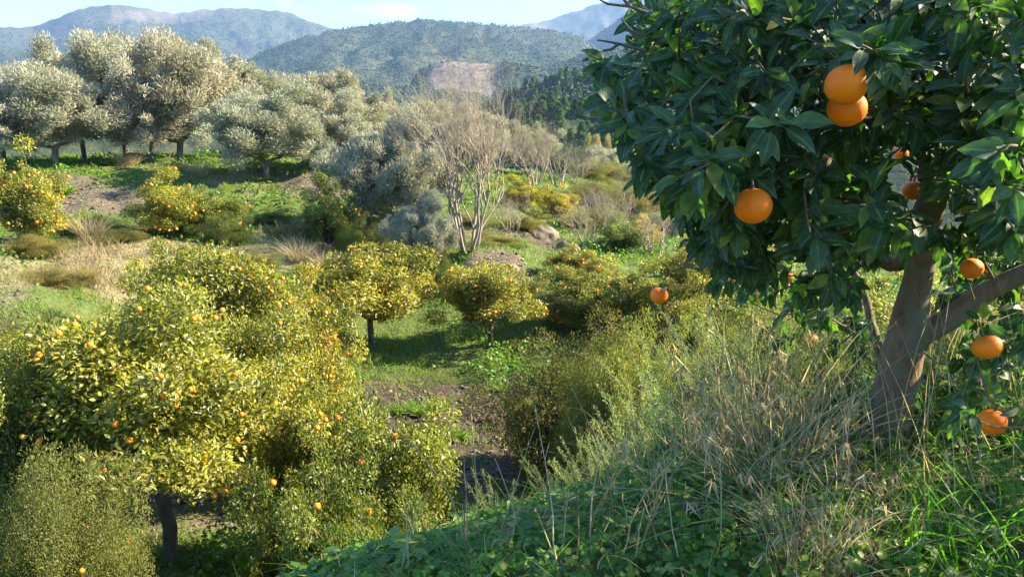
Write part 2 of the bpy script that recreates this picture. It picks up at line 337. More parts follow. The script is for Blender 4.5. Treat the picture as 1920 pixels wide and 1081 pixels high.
# ------------------------------------------------------------------ far hills
RIDGES = [  # name, radius of crest, radius of foot, foot z, exponent, skyline pixels
 (5200, 3300, 140, 1.0, [(-900,70),(-400,75),(-200,62),(0,52),(60,50),(100,34),(150,16),(200,7),(240,8),(300,22),(330,25),(370,18),(430,14),(500,17),(560,28),(600,44),(640,60),(720,100),(800,150),(900,230)]),
 (3000, 1500, 50, .85, [(330,190),(400,140),(470,108),(540,80),(620,58),(700,45),(790,38),(880,42),(960,48),(1040,58),(1090,72),(1130,95),(1180,130),(1300,180)]),
 (6200, 3300, 140, 1.0, [(850,110),(930,66),(980,46),(1010,40),(1050,30),(1100,12),(1130,1),(1180,-14),(1260,-30),(1400,-40),(1700,-40),(1950,-20),(2300,10),(2900,50)]),
 (3900, 3100, 150, .6, [(1030,120),(1075,98),(1105,78),(1140,50),(1180,20),(1250,-10),(1500,-30),(1800,-10),(2200,40)]),
 (1650, 1480, 20, .35, [(740,205),(770,160),(785,134),(810,121),(850,116),(900,119),(960,121),(1000,124),(1040,142),(1100,180)]),
 (1900, 900, 0, .9, [(850,230),(900,190),(960,160),(1020,130),(1080,108),(1130,96),(1180,90),(1300,80),(1600,70),(2200,80)]),
 (1500, 700, -20, .9, [(-900,120),(-300,130),(0,140),(300,150),(500,158),(600,150),(680,158),(760,165),(850,168),(900,180),(960,200),(1100,230)]),
 (720, 520, -12, .7, [(760,235),(880,215),(930,196),(980,173),(1040,150),(1100,136),(1200,125),(1400,120),(1700,125),(2200,150)]),
 (420, 330, -30, .55, [(830,262),(900,245),(960,225),(1010,216),(1060,212),(1110,218),(1180,222),(1300,215),(1600,220),(2200,235)]),
]
RZ = []
for Dt, Df, zf, ex, line in RIDGES:
    az = []; el = []
    for u, v in line:
        r = ray(u, v); az.append(math.atan2(r[0], r[1])); el.append(r[2] / math.hypot(r[0], r[1]))
    RZ.append((Dt, Df, zf, ex, np.array(az), np.array(el)))
def far_h(a, d):
    """height at azimuth a and radius d"""
    x, y = np.sin(a) * d, np.cos(a) * d
    base = -34 + ss(d, 500, 3000) * 90 + ss(d, 3000, 8000) * 100
    z = base.copy(); wrap = (a + math.pi) % (2 * math.pi) - math.pi
    for k, (Dt, Df, zf, ex, A, E) in enumerate(RZ):
        wob = 1 + .10 * (fbm(wrap * 6 + k * 7, wrap * 0 + k, 3, 70 + k) - .5)
        dt, df = Dt * wob, Df * wob
        e = np.interp(wrap, A, E)
        zr = e * dt; zf = -39 + ss(df, 500, 3000) * 90 + ss(df, 3000, 8000) * 100
        fade = ss(wrap, -2.2, -1.6) * (1 - ss(wrap, 1.6, 2.2))
        front = np.clip((d - df) / (dt - df), 0, 1); back = np.clip((d - dt) / (dt * .35), 0, 1)
        shape = np.power(front, ex) * (1 - ss(back, 0, 1) * .8)
        amp = (zr - zf)
        gul = (np.abs(fbm(x / (Dt * .05), y / (Dt * .05), 4, 90 + k) - .5) * 2)
        q = zf + amp * shape * fade * (1 - .22 * (1 - gul) * front * (1 - front) * 4)
        q = np.where(front > 0, q, -500)
        q = np.where(amp > 0, q, base - 50)
        q = q + (fbm(x / (Dt * .012), y / (Dt * .012), 3, 40 + k) - .5) * Dt * .006 * front
        z = np.maximum(z, q)
    return z
aa = np.concatenate([np.linspace(R(-180), R(-48), 60, endpoint=False), np.linspace(R(-48), R(48), 620, endpoint=False), np.linspace(R(48), R(180), 60)])
dd = np.concatenate([np.geomspace(62, 300, 14, endpoint=False), np.linspace(300, 800, 70, endpoint=False), np.geomspace(800, 9000, 210)])
AA, DD = np.meshgrid(aa, dd); ZZ = far_h(AA, DD); X = np.sin(AA) * DD; Y = np.cos(AA) * DD
na, nd = len(aa), len(dd); ii = (np.arange(nd - 1)[:, None] * na + np.arange(na - 1)[None]).ravel()
fF = np.stack([ii, ii + 1, ii + na + 1, ii + na], 1)[:, ::-1]
def proj_uv(X, Y, Z):
    return proj(np.stack([np.ravel(X), np.ravel(Y), np.ravel(Z)], 1))
uu, vv, _ = proj_uv(X, Y, ZZ); dflat = DD.ravel()
def rock_amt(x, y, d, z):
    n = fbm(x / 60, y / 60, 4, 5)
    az = np.arctan2(x, y); mesa = np.exp(-((az - math.atan2(*ray(865, 130)[:2])) / .055) ** 2) * ss(d, 1440, 1480) * (1 - ss(d, 1640, 1700)) * .85
    high = ss(d, 3800, 4600) * .25 + ss(z, 500, 700) * .3
    cut = np.exp(-((az - math.atan2(*ray(1080, 210)[:2])) / .09) ** 2) * ss(d, 515, 525) * (1 - ss(d, 575, 600)) * 1.6
    scar = np.exp(-((az - math.atan2(*ray(860, 172)[:2])) / .03) ** 2) * ss(d, 1080, 1110) * (1 - ss(d, 1130, 1160)) * .9
    return np.clip(ss(mesa + cut + scar + high * (fbm(x / 260, y / 260, 4, 6)) * 1.3 + (n - .5) * .5, .25, .75), 0, 1)
def open_amt(x, y, d):
    return np.clip(ss(fbm(x / 330, y / 330, 4, 15) + (ss(d, 3500, 4500) * .2), .42, .62), 0, 1)
h, t, N = newmat('hillside')
co = N('ShaderNodeTexCoord')
def hn(s, d=8):
    n = N('ShaderNodeTexNoise'); n.inputs['Scale'].default_value = s; n.inputs['Detail'].default_value = d; n.inputs['Roughness'].default_value = .7
    t.links.new(co.outputs['Object'], n.inputs['Vector']); return n
a, b2, c = hn(.03), hn(.004, 5), hn(.12, 4)
sh = ramp(t, [(.38, (.02, .032, .018)), (.5, (.038, .05, .025)), (.62, (.07, .072, .038))], a.outputs[0])
gs = ramp(t, [(.35, (.036, .045, .025)), (.65, (.075, .078, .045))], a.outputs[0])
rk = ramp(t, [(.38, (.085, .065, .052)), (.5, (.17, .135, .105)), (.65, (.27, .215, .165))], c.outputs[0])
aR = N('ShaderNodeAttribute', attribute_name='rock'); aO = N('ShaderNodeAttribute', attribute_name='open')
m1 = N('ShaderNodeMix', data_type='RGBA'); t.links.new(aO.outputs['Fac'], m1.inputs[0]); t.links.new(sh.outputs[0], m1.inputs[6]); t.links.new(gs.outputs[0], m1.inputs[7])
m2 = N('ShaderNodeMix', data_type='RGBA'); t.links.new(aR.outputs['Fac'], m2.inputs[0]); t.links.new(m1.outputs[2], m2.inputs[6]); t.links.new(rk.outputs[0], m2.inputs[7])
b = N('ShaderNodeBsdfPrincipled'); b.inputs['Roughness'].default_value = 1; b.inputs['Specular IOR Level'].default_value = .05; t.links.new(m2.outputs[2], b.inputs['Base Color'])
bu = N('ShaderNodeBump'); bu.inputs['Strength'].default_value = .8; bu.inputs['Distance'].default_value = 8; t.links.new(a.outputs[0], bu.inputs['Height']); t.links.new(bu.outputs[0], b.inputs['Normal'])
o = N('ShaderNodeOutputMaterial'); t.links.new(b.outputs[0], o.inputs[0])
me = mesh_np('hills', np.stack([X.ravel(), Y.ravel(), ZZ.ravel()], 1), fF, h, {'rock': rock_amt(X.ravel(), Y.ravel(), dflat, ZZ.ravel()), 'open': open_amt(X.ravel(), Y.ravel(), dflat)}, True)
link('hills', me, kind='structure')

# wood on the hills: small rounded crowns, one mesh
ICO = None
def ico():
    p = (1 + 5 ** .5) / 2
    v = np.array([(-1,p,0),(1,p,0),(-1,-p,0),(1,-p,0),(0,-1,p),(0,1,p),(0,-1,-p),(0,1,-p),(p,0,-1),(p,0,1),(-p,0,-1),(-p,0,1)], float); v /= np.linalg.norm(v[0])
    f = np.array([(0,11,5),(0,5,1),(0,1,7),(0,7,10),(0,10,11),(1,5,9),(5,11,4),(11,10,2),(10,7,6),(7,1,8),(3,9,4),(3,4,2),(3,2,6),(3,6,8),(3,8,9),(4,9,5),(2,4,11),(6,2,10),(8,6,7),(9,8,1)])
    return v, f
IV, IF = ico()
OV = np.array([(1,0,0),(0,1,0),(-1,0,0),(0,-1,0),(0,0,1),(0,0,-1)], float); OF = np.array([(0,1,4),(1,2,4),(2,3,4),(3,0,4),(1,0,5),(2,1,5),(3,2,5),(0,3,5)])
def blobs(P, r, hgt, rng=RNG, octa=False):
    IV, IF, q = (OV, OF, 6) if octa else (globals()['IV'], globals()['IF'], 12)
    n = len(P); V = IV[None] * (1 + .28 * rng.normal(size=(n, q, 1)).clip(-1.5, 1.5)); V = V * np.stack([r, r, hgt * .5], 1)[:, None]
    V = V + P[:, None] + np.array([0, 0, 1.0]) * (hgt * .45)[:, None, None]
    Fc = (IF[None] + (np.arange(n) * q)[:, None, None]).reshape(-1, 3); return V.reshape(-1, 3), Fc, np.repeat(rng.random(n), q)
def scatter_far(n, dmin, dmax, azmin=-42, azmax=42, dens=1, seed=1):
    rg = np.random.default_rng(seed); a = R(azmin) + rg.random(n) * R(azmax - azmin)
    d = np.sqrt(dmin ** 2 + rg.random(n) * (dmax ** 2 - dmin ** 2)) if dmax < 1.5 * dmin else dmin * (dmax / dmin) ** rg.random(n)
    z = far_h(a, d); x, y = np.sin(a) * d, np.cos(a) * d
    k = (rock_amt(x, y, d, z) < .35) & (rg.random(n) < (1 - .5 * open_amt(x, y, d)) * dens)
    return x[k], y[k], z[k], d[k]
x, y, z, d = scatter_far(300000, 480, 5200, seed=3)
rg = np.random.default_rng(5); s = .45 + 1.0 * rg.random(len(x)) ** 1.5; rr = 1.9 * s * (1 + d / 6000)
V, Fc, rn = blobs(np.stack([x, y, z], 1), rr, rr * 2.0, octa=True)
link('distant_wood', mesh_np('distant_wood', V, Fc, M['farpine'], {'rnd': rn}), kind='stuff', label='blue green scrub and pine wood dotting the far hillsides', category='wood')

# ------------------------------------------------------------------ single pines on the near wooded ridge
def make_pine(seed):
    rg = np.random.default_rng(seed); n = 900; hh = 7.0
    t_ = rg.random(n); z = 1.2 + t_ * (hh - 1.2); rad = (1 - t_) ** .75 * 2.1 + .15; th = rg.random(n) * 6.283
    lump = 1 + .35 * np.sin(th * 3 + z * 2 + seed) * rg.random(n)
    q = rad * lump * np.sqrt(rg.random(n) * .6 + .4)
    P = np.stack([np.cos(th) * q, np.sin(th) * q, z], 1); D = norm(np.stack([np.cos(th), np.sin(th), .3 + 0 * th], 1) + rdir(n, rg) * .6)
    V, Fc, rn = leafmesh(P, D, rdir(n, rg), .95, .6, 'tri', .3, .1, rg)
    tb = Tubes(); tb.add([(0, 0, -1), (0, 0, 2), (.1, 0, 5.8)], [.2, .15, .04], 5)
    return mesh_np('pine_crown', V, Fc, M['pine'], {'rnd': rn}), tb.mesh('pine_trunk', M['bark'])
PINES = [make_pine(i) for i in range(3)]
rg = np.random.default_rng(77)
def place_pines(n, dmin, dmax, a0, a1, labels, group, maxn, mind, noopen=True, rz=None):
    a = R(a0) + rg.random(n) * R(a1 - a0); d = dmin + rg.random(n) * (dmax - dmin); z = far_h(a, d); x, y = np.sin(a) * d, np.cos(a) * d
    ok = rock_amt(x, y, d, z) < .45; pts = []
    for i in np.where(ok)[0]:
        if all((x[i] - p[0]) ** 2 + (y[i] - p[1]) ** 2 > mind ** 2 for p in pts): pts.append((x[i], y[i], z[i]))
        if len(pts) >= maxn: break
    for p in pts:
        cr_, tr_ = random.choice(PINES); s = .85 + .5 * random.random()
        e = link('pine_tree', None, None, p, random.random() * 6, (s, s, s * (.9 + .3 * random.random())), label=labels, category='tree', group=group)
        o = link('crown', cr_, e); g_ = .8 + .5 * random.random(); o.color = (g_, g_ * 1.0, g_ * .8, 1); link('trunk', tr_, e)
place_pines(6000, 560, 745, -2.5, 10.5, 'round green pine on the wooded ridge left of the orange tree crown', 'pines on the wooded ridge', 290, 5.0)
place_pines(1500, 335, 425, 0, 9, 'tall dark pine in the belt below the bare earth cut', 'pines below the bare earth cut', 90, 4.2)

# ------------------------------------------------------------------ generic crown trees
def crown_tree(seed, H=4.0, Rr=2.0, zc=.58, nclump=60, nleaf=24000, L=.10, W=.05, clumpr=.55, mat='citrus', bark='bark', trunk_h=.28, rt=.12,
               flat=.8, up=.25, nfruit=60, inner=.35, low=-.72, lname='crown', kind='tri', droop=0, rag=.16, lowk=.62):
    rg = np.random.default_rng(seed)
    c = np.array([0, 0, H * zc]); hz = H * (1 - zc) * 1.0
    d = rdir(nclump * 2, rg); d = d[d[:, 2] > low][:nclump]
    rad = .55 + .5 * rg.random(len(d)) ** .6; rad[: len(d) // 5] *= .55; rad[-len(d) // 6:] *= 1 + rag
    az_ = np.arctan2(d[:, 1], d[:, 0]); lob = 1 + rag * np.sin(az_ * 3 + seed) + rag * .6 * np.sin(d[:, 2] * 5 + seed * 2 + az_) + rag * .8 * rg.normal(size=len(d)).clip(-1, 1)
    C = c + d * np.stack([Rr * lob, Rr * lob, np.where(d[:, 2] > 0, hz, H * zc * lowk) * lob], 1) * rad[:, None] * .84
    cr_ = clumpr * (.35 + 1.0 * rg.random(len(C)) ** 1.3)
    # skeleton
    nodes = [(0, 0, -.35), (0, 0, 0), (.04, .02, H * trunk_h * .5), (-.02, .05, H * trunk_h)]
    nd_, pa, tips = grow(nodes, [-1, 0, 1, 2], C, .3, .35, .1, rg)
    tb = Tubes(); draw_skel(tb, nd_, pa, tips, .008, rt, .5, sides=(9, 5, 3))
    # leaves
    pr = cr_ ** 2; pr = pr / pr.sum(); k = rg.choice(len(C), nleaf, p=pr)
    dl = rdir(nleaf, rg); sh_ = inner + (1 - inner) * rg.random(nleaf) ** .6
    P = C[k] + dl * (cr_[k] * sh_)[:, None] * np.array([1, 1, flat]) + rg.normal(size=(nleaf, 3)) * .05
    D = norm(dl * .7 + rdir(nleaf, rg) * .75 + np.array([0, 0, up])) ; D[:, 2] -= droop
    Nn = norm(dl * .6 + np.array([0, 0, .7]) + rdir(nleaf, rg) * .6)
    V, Fc, rn = leafmesh(P, D, Nn, L * (.7 + .6 * rg.random(nleaf)), W * (.7 + .6 * rg.random(nleaf)), kind, .3, .18, rg)
    vp = np.repeat(P, len(rn) // nleaf, 0)
    rn = np.clip(rn * .75 + .4 * (np.repeat(rg.random(len(C))[k], len(rn) // nleaf) - .1), 0, 1)
    fr = []
    if nfruit:
        kk = rg.choice(len(C), nfruit, p=pr); df = rdir(nfruit, rg); df[:, 2] = df[:, 2] * .6 - .1
        out_ = norm(C[kk] - c); fr = C[kk] + norm(df + out_ * .9) * (cr_[kk] * .97)[:, None] - np.array([0, 0, .03])
    return dict(crown=mesh_np(lname, V, Fc, M[mat], {'rnd': rn}), trunk=tb.mesh('trunk', M[bark]), fruit=fr, H=H, R=Rr)
def fruit_mesh(r=.036):
    # icosphere subdivided once
    V = list(IV); Fn = []; cache = {}
    def mid(a, b):
        k = (min(a, b), max(a, b))
        if k not in cache: V.append(norm((V[a] + V[b]) / 2)); cache[k] = len(V) - 1
        return cache[k]
    for a, b_, c in IF:
        x1, y1, z1 = mid(a, b_), mid(b_, c), mid(c, a); Fn += [(a, x1, z1), (b_, y1, x1), (c, z1, y1), (x1, y1, z1)]
    return mesh_np('orange_fruit', np.array(V) * r, np.array(Fn), M['fruit'], None, True)
FRUIT = fruit_mesh()
CIT = [crown_tree(100, 4.0, 2.0, zc=.64, nfruit=100, nleaf=54000, L=.085, W=.042, nclump=110, clumpr=.5, lowk=.25, low=-.4, rt=.10, rag=.26),
       crown_tree(101, 4.0, 2.0, zc=.5, nfruit=100, nleaf=42000, nclump=120, clumpr=.52, rt=.09, low=-.97, lowk=.85, rag=.26),
       crown_tree(102, 4.0, 2.0, zc=.52, nfruit=100, nleaf=40000, nclump=120, clumpr=.5, rt=.09, low=-.97, lowk=.8, rag=.28),
       crown_tree(120, 4.0, 2.1, zc=.5, nfruit=70, nleaf=24000, nclump=120, clumpr=.42, inner=.15, rt=.08, low=-.97, lowk=.85, rag=.22)]
CITD = [crown_tree(140 + i, 4.0, 1.9, zc=.48, nfruit=60, nleaf=26000, nclump=85, clumpr=.52, L=.12, W=.06, trunk_h=.2, rt=.08, low=-.97, lowk=.85, rag=.2) for i in range(3)]
CITT = [crown_tree(150 + i, 4.0, 1.8, zc=.62, nfruit=80, nleaf=26000, nclump=75, clumpr=.5, L=.12, W=.06, trunk_h=.3, rt=.10, low=-.85, lowk=.62, rag=.2) for i in range(2)]
FINE = [crown_tree(160, 4.0, 2.1, zc=.5, nfruit=25, nleaf=120000, nclump=150, clumpr=.55, L=.065, W=.02, mat='fine', flat=1, low=-.97, lowk=.9, rt=.06),
        crown_tree(161, 4.0, 2.1, zc=.42, nfruit=0, nleaf=42000, nclump=100, clumpr=.6, L=.12, W=.03, mat='fine', flat=1, low=-.97, lowk=.9, rt=.05, rag=.25)]
def uniq(s): return s
def put_tree(src, name, u, vtop, d, wpx, label, cat='orange tree', group=None, tint=(1, 1, 1), nf=50, base=None, rz=None, fs=1.0, x=None):
    """crown centred on photo column u, top on row vtop, depth d, crown wpx wide; stands on the ground"""
    p = pt(u, vtop, d); x_, y_ = (p[0] if base is None else base[0]), d
    z = gz(x_, y_); hgt = (p[2] - z) * (1.0 if name == 'olive_tree' else .94); rad = wpx / F * d / .98 / 2 * (1.22 if name == 'olive_tree' else 1)
    e = link(name, None, None, (x_, y_, z), 0, (1, 1, 1), label=label, category=cat, group=group)
    sx, sz = rad / src['R'], hgt / (src['H'] * 1.0)
    rot = random.random() * 6.28 if rz is None else rz
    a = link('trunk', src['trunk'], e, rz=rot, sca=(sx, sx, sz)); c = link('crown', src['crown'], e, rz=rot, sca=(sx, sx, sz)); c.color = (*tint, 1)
    if nf and len(src['fruit']):
        idx = list(range(len(src['fruit']))); random.shuffle(idx); cz, sn = math.cos(rot), math.sin(rot)
        for i in idx[:nf]:
            q = src['fruit'][i]; s = fs * (.85 + .3 * random.random())
            link('orange_fruit', FRUIT, e, (sx * (q[0] * cz - q[1] * sn), sx * (q[0] * sn + q[1] * cz), q[2] * sz), random.random(), (s, s, s))
    return e
G1, G2, G3 = 'orange trees in the valley', 'orange trees on the far bank', 'orange trees behind the large near tree'
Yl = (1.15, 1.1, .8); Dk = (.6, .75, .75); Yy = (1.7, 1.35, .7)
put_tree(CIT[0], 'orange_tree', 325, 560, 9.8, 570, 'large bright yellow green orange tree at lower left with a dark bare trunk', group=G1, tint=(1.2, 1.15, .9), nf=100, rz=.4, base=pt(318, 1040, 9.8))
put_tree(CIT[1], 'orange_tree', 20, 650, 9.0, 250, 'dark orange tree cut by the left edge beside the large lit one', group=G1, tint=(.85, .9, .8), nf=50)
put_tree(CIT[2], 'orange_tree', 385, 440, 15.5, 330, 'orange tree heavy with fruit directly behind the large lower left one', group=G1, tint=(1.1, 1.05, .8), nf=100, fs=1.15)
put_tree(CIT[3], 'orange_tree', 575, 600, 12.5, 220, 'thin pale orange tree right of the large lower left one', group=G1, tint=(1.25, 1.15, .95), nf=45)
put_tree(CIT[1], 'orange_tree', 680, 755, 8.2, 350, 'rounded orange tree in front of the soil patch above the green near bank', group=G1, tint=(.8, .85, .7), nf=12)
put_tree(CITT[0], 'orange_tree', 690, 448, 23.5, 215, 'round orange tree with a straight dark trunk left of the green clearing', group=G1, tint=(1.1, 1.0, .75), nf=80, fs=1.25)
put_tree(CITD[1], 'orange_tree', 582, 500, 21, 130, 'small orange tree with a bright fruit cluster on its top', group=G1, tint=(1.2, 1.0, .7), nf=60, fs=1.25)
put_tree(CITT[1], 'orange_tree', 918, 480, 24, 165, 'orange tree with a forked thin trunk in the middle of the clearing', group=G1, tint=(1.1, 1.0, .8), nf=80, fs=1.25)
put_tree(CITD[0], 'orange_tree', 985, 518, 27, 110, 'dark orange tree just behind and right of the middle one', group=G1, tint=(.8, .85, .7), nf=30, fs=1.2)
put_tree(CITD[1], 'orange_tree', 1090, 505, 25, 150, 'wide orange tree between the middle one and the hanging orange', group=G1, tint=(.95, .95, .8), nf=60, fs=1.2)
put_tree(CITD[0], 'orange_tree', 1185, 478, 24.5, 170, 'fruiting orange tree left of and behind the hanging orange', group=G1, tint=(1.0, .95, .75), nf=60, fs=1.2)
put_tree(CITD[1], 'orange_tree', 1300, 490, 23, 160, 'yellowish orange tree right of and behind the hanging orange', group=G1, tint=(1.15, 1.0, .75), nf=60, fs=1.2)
put_tree(CITD[0], 'orange_tree', 1390, 530, 18, 190, 'dark orange tree with many small fruits below the near crown', group=G1, tint=(.75, .85, .7), nf=60, fs=1.1)  # shade on this tree is put into its darker crown tint
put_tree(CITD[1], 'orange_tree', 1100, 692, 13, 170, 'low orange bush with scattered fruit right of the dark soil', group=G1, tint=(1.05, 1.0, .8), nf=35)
put_tree(CITD[0], 'orange_tree', 1005, 700, 14, 110, 'shaded orange bush at the right edge of the dark soil', group=G1, tint=(.6, .7, .65), nf=25)  # the bush's shade is painted in through a low tint
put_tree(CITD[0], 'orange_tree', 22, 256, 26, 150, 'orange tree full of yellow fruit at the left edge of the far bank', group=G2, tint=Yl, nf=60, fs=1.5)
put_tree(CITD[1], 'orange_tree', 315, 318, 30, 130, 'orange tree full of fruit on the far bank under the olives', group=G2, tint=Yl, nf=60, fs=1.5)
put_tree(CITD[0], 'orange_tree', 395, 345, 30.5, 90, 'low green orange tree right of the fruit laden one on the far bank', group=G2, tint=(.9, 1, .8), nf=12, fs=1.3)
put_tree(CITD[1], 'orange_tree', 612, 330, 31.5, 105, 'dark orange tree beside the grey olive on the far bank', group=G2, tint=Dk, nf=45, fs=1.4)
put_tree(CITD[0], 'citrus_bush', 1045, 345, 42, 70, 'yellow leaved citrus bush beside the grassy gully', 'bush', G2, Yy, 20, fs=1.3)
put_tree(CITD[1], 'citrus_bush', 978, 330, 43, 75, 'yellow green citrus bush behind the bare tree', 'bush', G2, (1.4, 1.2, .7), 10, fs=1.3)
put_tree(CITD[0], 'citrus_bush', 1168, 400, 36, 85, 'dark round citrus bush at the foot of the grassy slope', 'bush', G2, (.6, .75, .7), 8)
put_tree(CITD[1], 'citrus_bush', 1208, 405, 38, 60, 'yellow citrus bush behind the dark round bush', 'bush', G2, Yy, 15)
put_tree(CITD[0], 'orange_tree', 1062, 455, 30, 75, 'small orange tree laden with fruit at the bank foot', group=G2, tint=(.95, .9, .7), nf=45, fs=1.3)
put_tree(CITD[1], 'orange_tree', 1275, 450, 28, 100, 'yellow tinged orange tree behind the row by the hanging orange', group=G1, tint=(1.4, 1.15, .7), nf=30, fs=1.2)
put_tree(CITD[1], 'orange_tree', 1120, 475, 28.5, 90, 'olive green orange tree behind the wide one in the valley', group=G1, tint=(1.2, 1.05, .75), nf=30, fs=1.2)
for u, v, d, wp, lab, ti in [(1500, 520, 14, 220, 'sunlit orange tree seen under the near crown left of the trunk', (1.1, 1.05, .8)), (1640, 480, 17, 200, 'orange tree seen behind the near trunk', (1.0, 1.0, .8)),
                     (1800, 500, 13, 260, 'sunlit orange tree seen through the gap right of the near trunk', (1.2, 1.15, .8)), (1950, 430, 15, 260, 'orange tree behind the near branch at the right edge', (1.0, 1, .8)),
                     (1400, 400, 27, 200, 'grey green orange tree seen through the lower left of the near crown', (.9, .85, .8))]:
    put_tree(CITD[int(u) % 2], 'orange_tree', u, v, d, wp, lab, group=G3, tint=ti, nf=25)
for k, (u, v, d, wp, lab, ti, nf) in enumerate([
    (160, 600, 12.5, 260, 'orange tree behind the upper left of the large lit one', (1.15, 1.1, .85), 40),
    (480, 590, 12.0, 230, 'orange tree between the large lit one and the thin pale one', (1.15, 1.1, .8), 45),
    (290, 470, 19, 150, 'orange tree crown peeking left above the fruit heavy one', (1.0, 1.0, .75), 40),
    (565, 700, 10, 220, 'yellow green orange tree in front of the thin pale one', (1.1, 1.05, .8), 30),
    (790, 810, 9.5, 140, 'yellow green orange bush leaning over the near edge of the soil', (1.2, 1.15, .7), 8),
    (485, 930, 7.6, 150, 'dark low orange bush right of the dark bare trunk', (.7, .85, .7), 5),
    (640, 870, 6.6, 260, 'dark green orange tree just beyond the bright near bank', (.7, .8, .75), 10)]):
    put_tree(CIT[1 + k % 3], 'orange_tree', u, v, d, wp, lab, group=G1, tint=ti, nf=nf)
put_tree(FINE[0], 'fine_leaved_tree', 85, 845, 6.8, 300, 'fine leaved dark olive green bushy tree filling the bottom left corner', 'tree', None, (.95, 1, .7), 8, fs=.8)

# ------------------------------------------------------------------ olives
OL = [crown_tree(200 + i, 6.5, 3.1, zc=.53, nclump=230, nleaf=105000, L=.21, W=.034, clumpr=.52, mat='olive', bark='olivebark', trunk_h=.18, rt=.14, flat=1.25, up=1.0, nfruit=0, inner=.0, low=-.85, lowk=.70, rag=.2) for i in range(4)]
GO = 'olive trees on the terrace'
for k, (u, vt, d, wp, lab, ti) in enumerate([
    (85, 122, 42, 205, 'silvery olive tree standing on the terrace near the left edge', (1, 1.03, 1)),
    (-15, 140, 47, 160, 'olive tree cut by the left edge of the photo', (.95, 1, .95)),
    (135, 82, 54, 150, 'tall olive behind the leftmost two', (1, 1, .95)),
    (215, 55, 50, 190, 'tallest olive with a massive gnarled trunk', (.98, 1, .95)),
    (320, 66, 46, 205, 'broad pinkish grey olive tree beside the massive gnarled one', (1.12, 1.02, .95)),
    (415, 97, 55, 140, 'greener olive behind the broad pinkish grey one', (1.0, 1.08, .85)),
    (490, 160, 41, 180, 'round olive with a twisted split trunk near the terrace edge', (1.0, 1.08, .95)),
    (612, 124, 58, 145, 'tall brownish olive standing alone on the skyline right of the group', (1.05, 1, .88)),
    (530, 152, 63, 60, 'small olive top between the round one and the tall brownish one', (1.1, 1.1, .85)),
    (660, 185, 45, 165, 'pale olive in front of the tall brownish one', (1.03, 1.05, .98)),
    (722, 170, 64, 60, 'little olive against the wooded hill', (1.05, 1.02, .9)),
    (805, 178, 62, 115, 'greenish olive with a dark left side against the hill', (.98, 1.05, .8)),
    (885, 208, 56, 140, 'wide low olive behind the bare tree', (1, 1, .95)),
    (735, 228, 34, 165, 'grey drooping olive low on the bank in front of the others', (.98, 1.0, 1.0)),
    (985, 225, 60, 90, 'brownish olive right of the bare tree', (.95, .9, .7)),
    (1140, 268, 82, 110, 'pale olive in the distance left of the near crown', (1.1, 1.12, 1)),
    (1200, 300, 70, 110, 'olive behind the leaf tips of the near crown', (1.0, 1.05, .95)),
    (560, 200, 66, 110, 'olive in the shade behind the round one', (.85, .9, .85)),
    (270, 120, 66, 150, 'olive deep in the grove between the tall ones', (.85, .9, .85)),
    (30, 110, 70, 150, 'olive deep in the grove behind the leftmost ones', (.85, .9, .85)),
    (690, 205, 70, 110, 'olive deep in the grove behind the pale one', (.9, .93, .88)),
    (792, 372, 30, 95, 'low grey olive shrub right of the drooping olive', (.8, .85, .95)),
]):
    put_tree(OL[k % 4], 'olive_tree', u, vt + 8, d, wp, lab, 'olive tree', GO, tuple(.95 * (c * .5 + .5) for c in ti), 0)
put_tree(OL[1], 'willowy_bush', 1105, 262, 92, 60, 'tall yellow green bush far down the valley', 'bush', None, (1.1, 1.0, .5), 0)
put_tree(OL[2], 'willowy_bush', 1155, 255, 95, 50, 'pale yellow bush touching the leaf tips of the near crown', 'bush', None, (1.25, 1.05, .6), 0)
# gnarled stump like trunk of the massive olive
def knobbly(name, P, rads, seed, mat, sides=20, amp=.28):
    rg2 = np.random.default_rng(seed); tb = Tubes(); P = np.array(P, float); tt = np.linspace(0, len(P) - 1, 16)
    Q = np.stack([np.interp(tt, range(len(P)), P[:, i]) for i in range(3)], 1); rr_ = np.interp(tt, range(len(P)), rads)
    tb.add(Q, rr_, sides); V = np.concatenate(tb.V); c = np.repeat(Q, sides, 0); dv = V - c
    a = np.arctan2(dv[:, 1], dv[:, 0]); n = fbm(a * 2.2 + 30, V[:, 2] * 1.5 + seed, 4, seed) + .5 * np.sin(a * 5 + V[:, 2] * 2)
    V = c + dv * (1 + amp * (n[:, None] - .5) * 2); return mesh_np(name, V, np.concatenate(tb.F), mat, {'rnd': V[:, 0] * 0}, True)

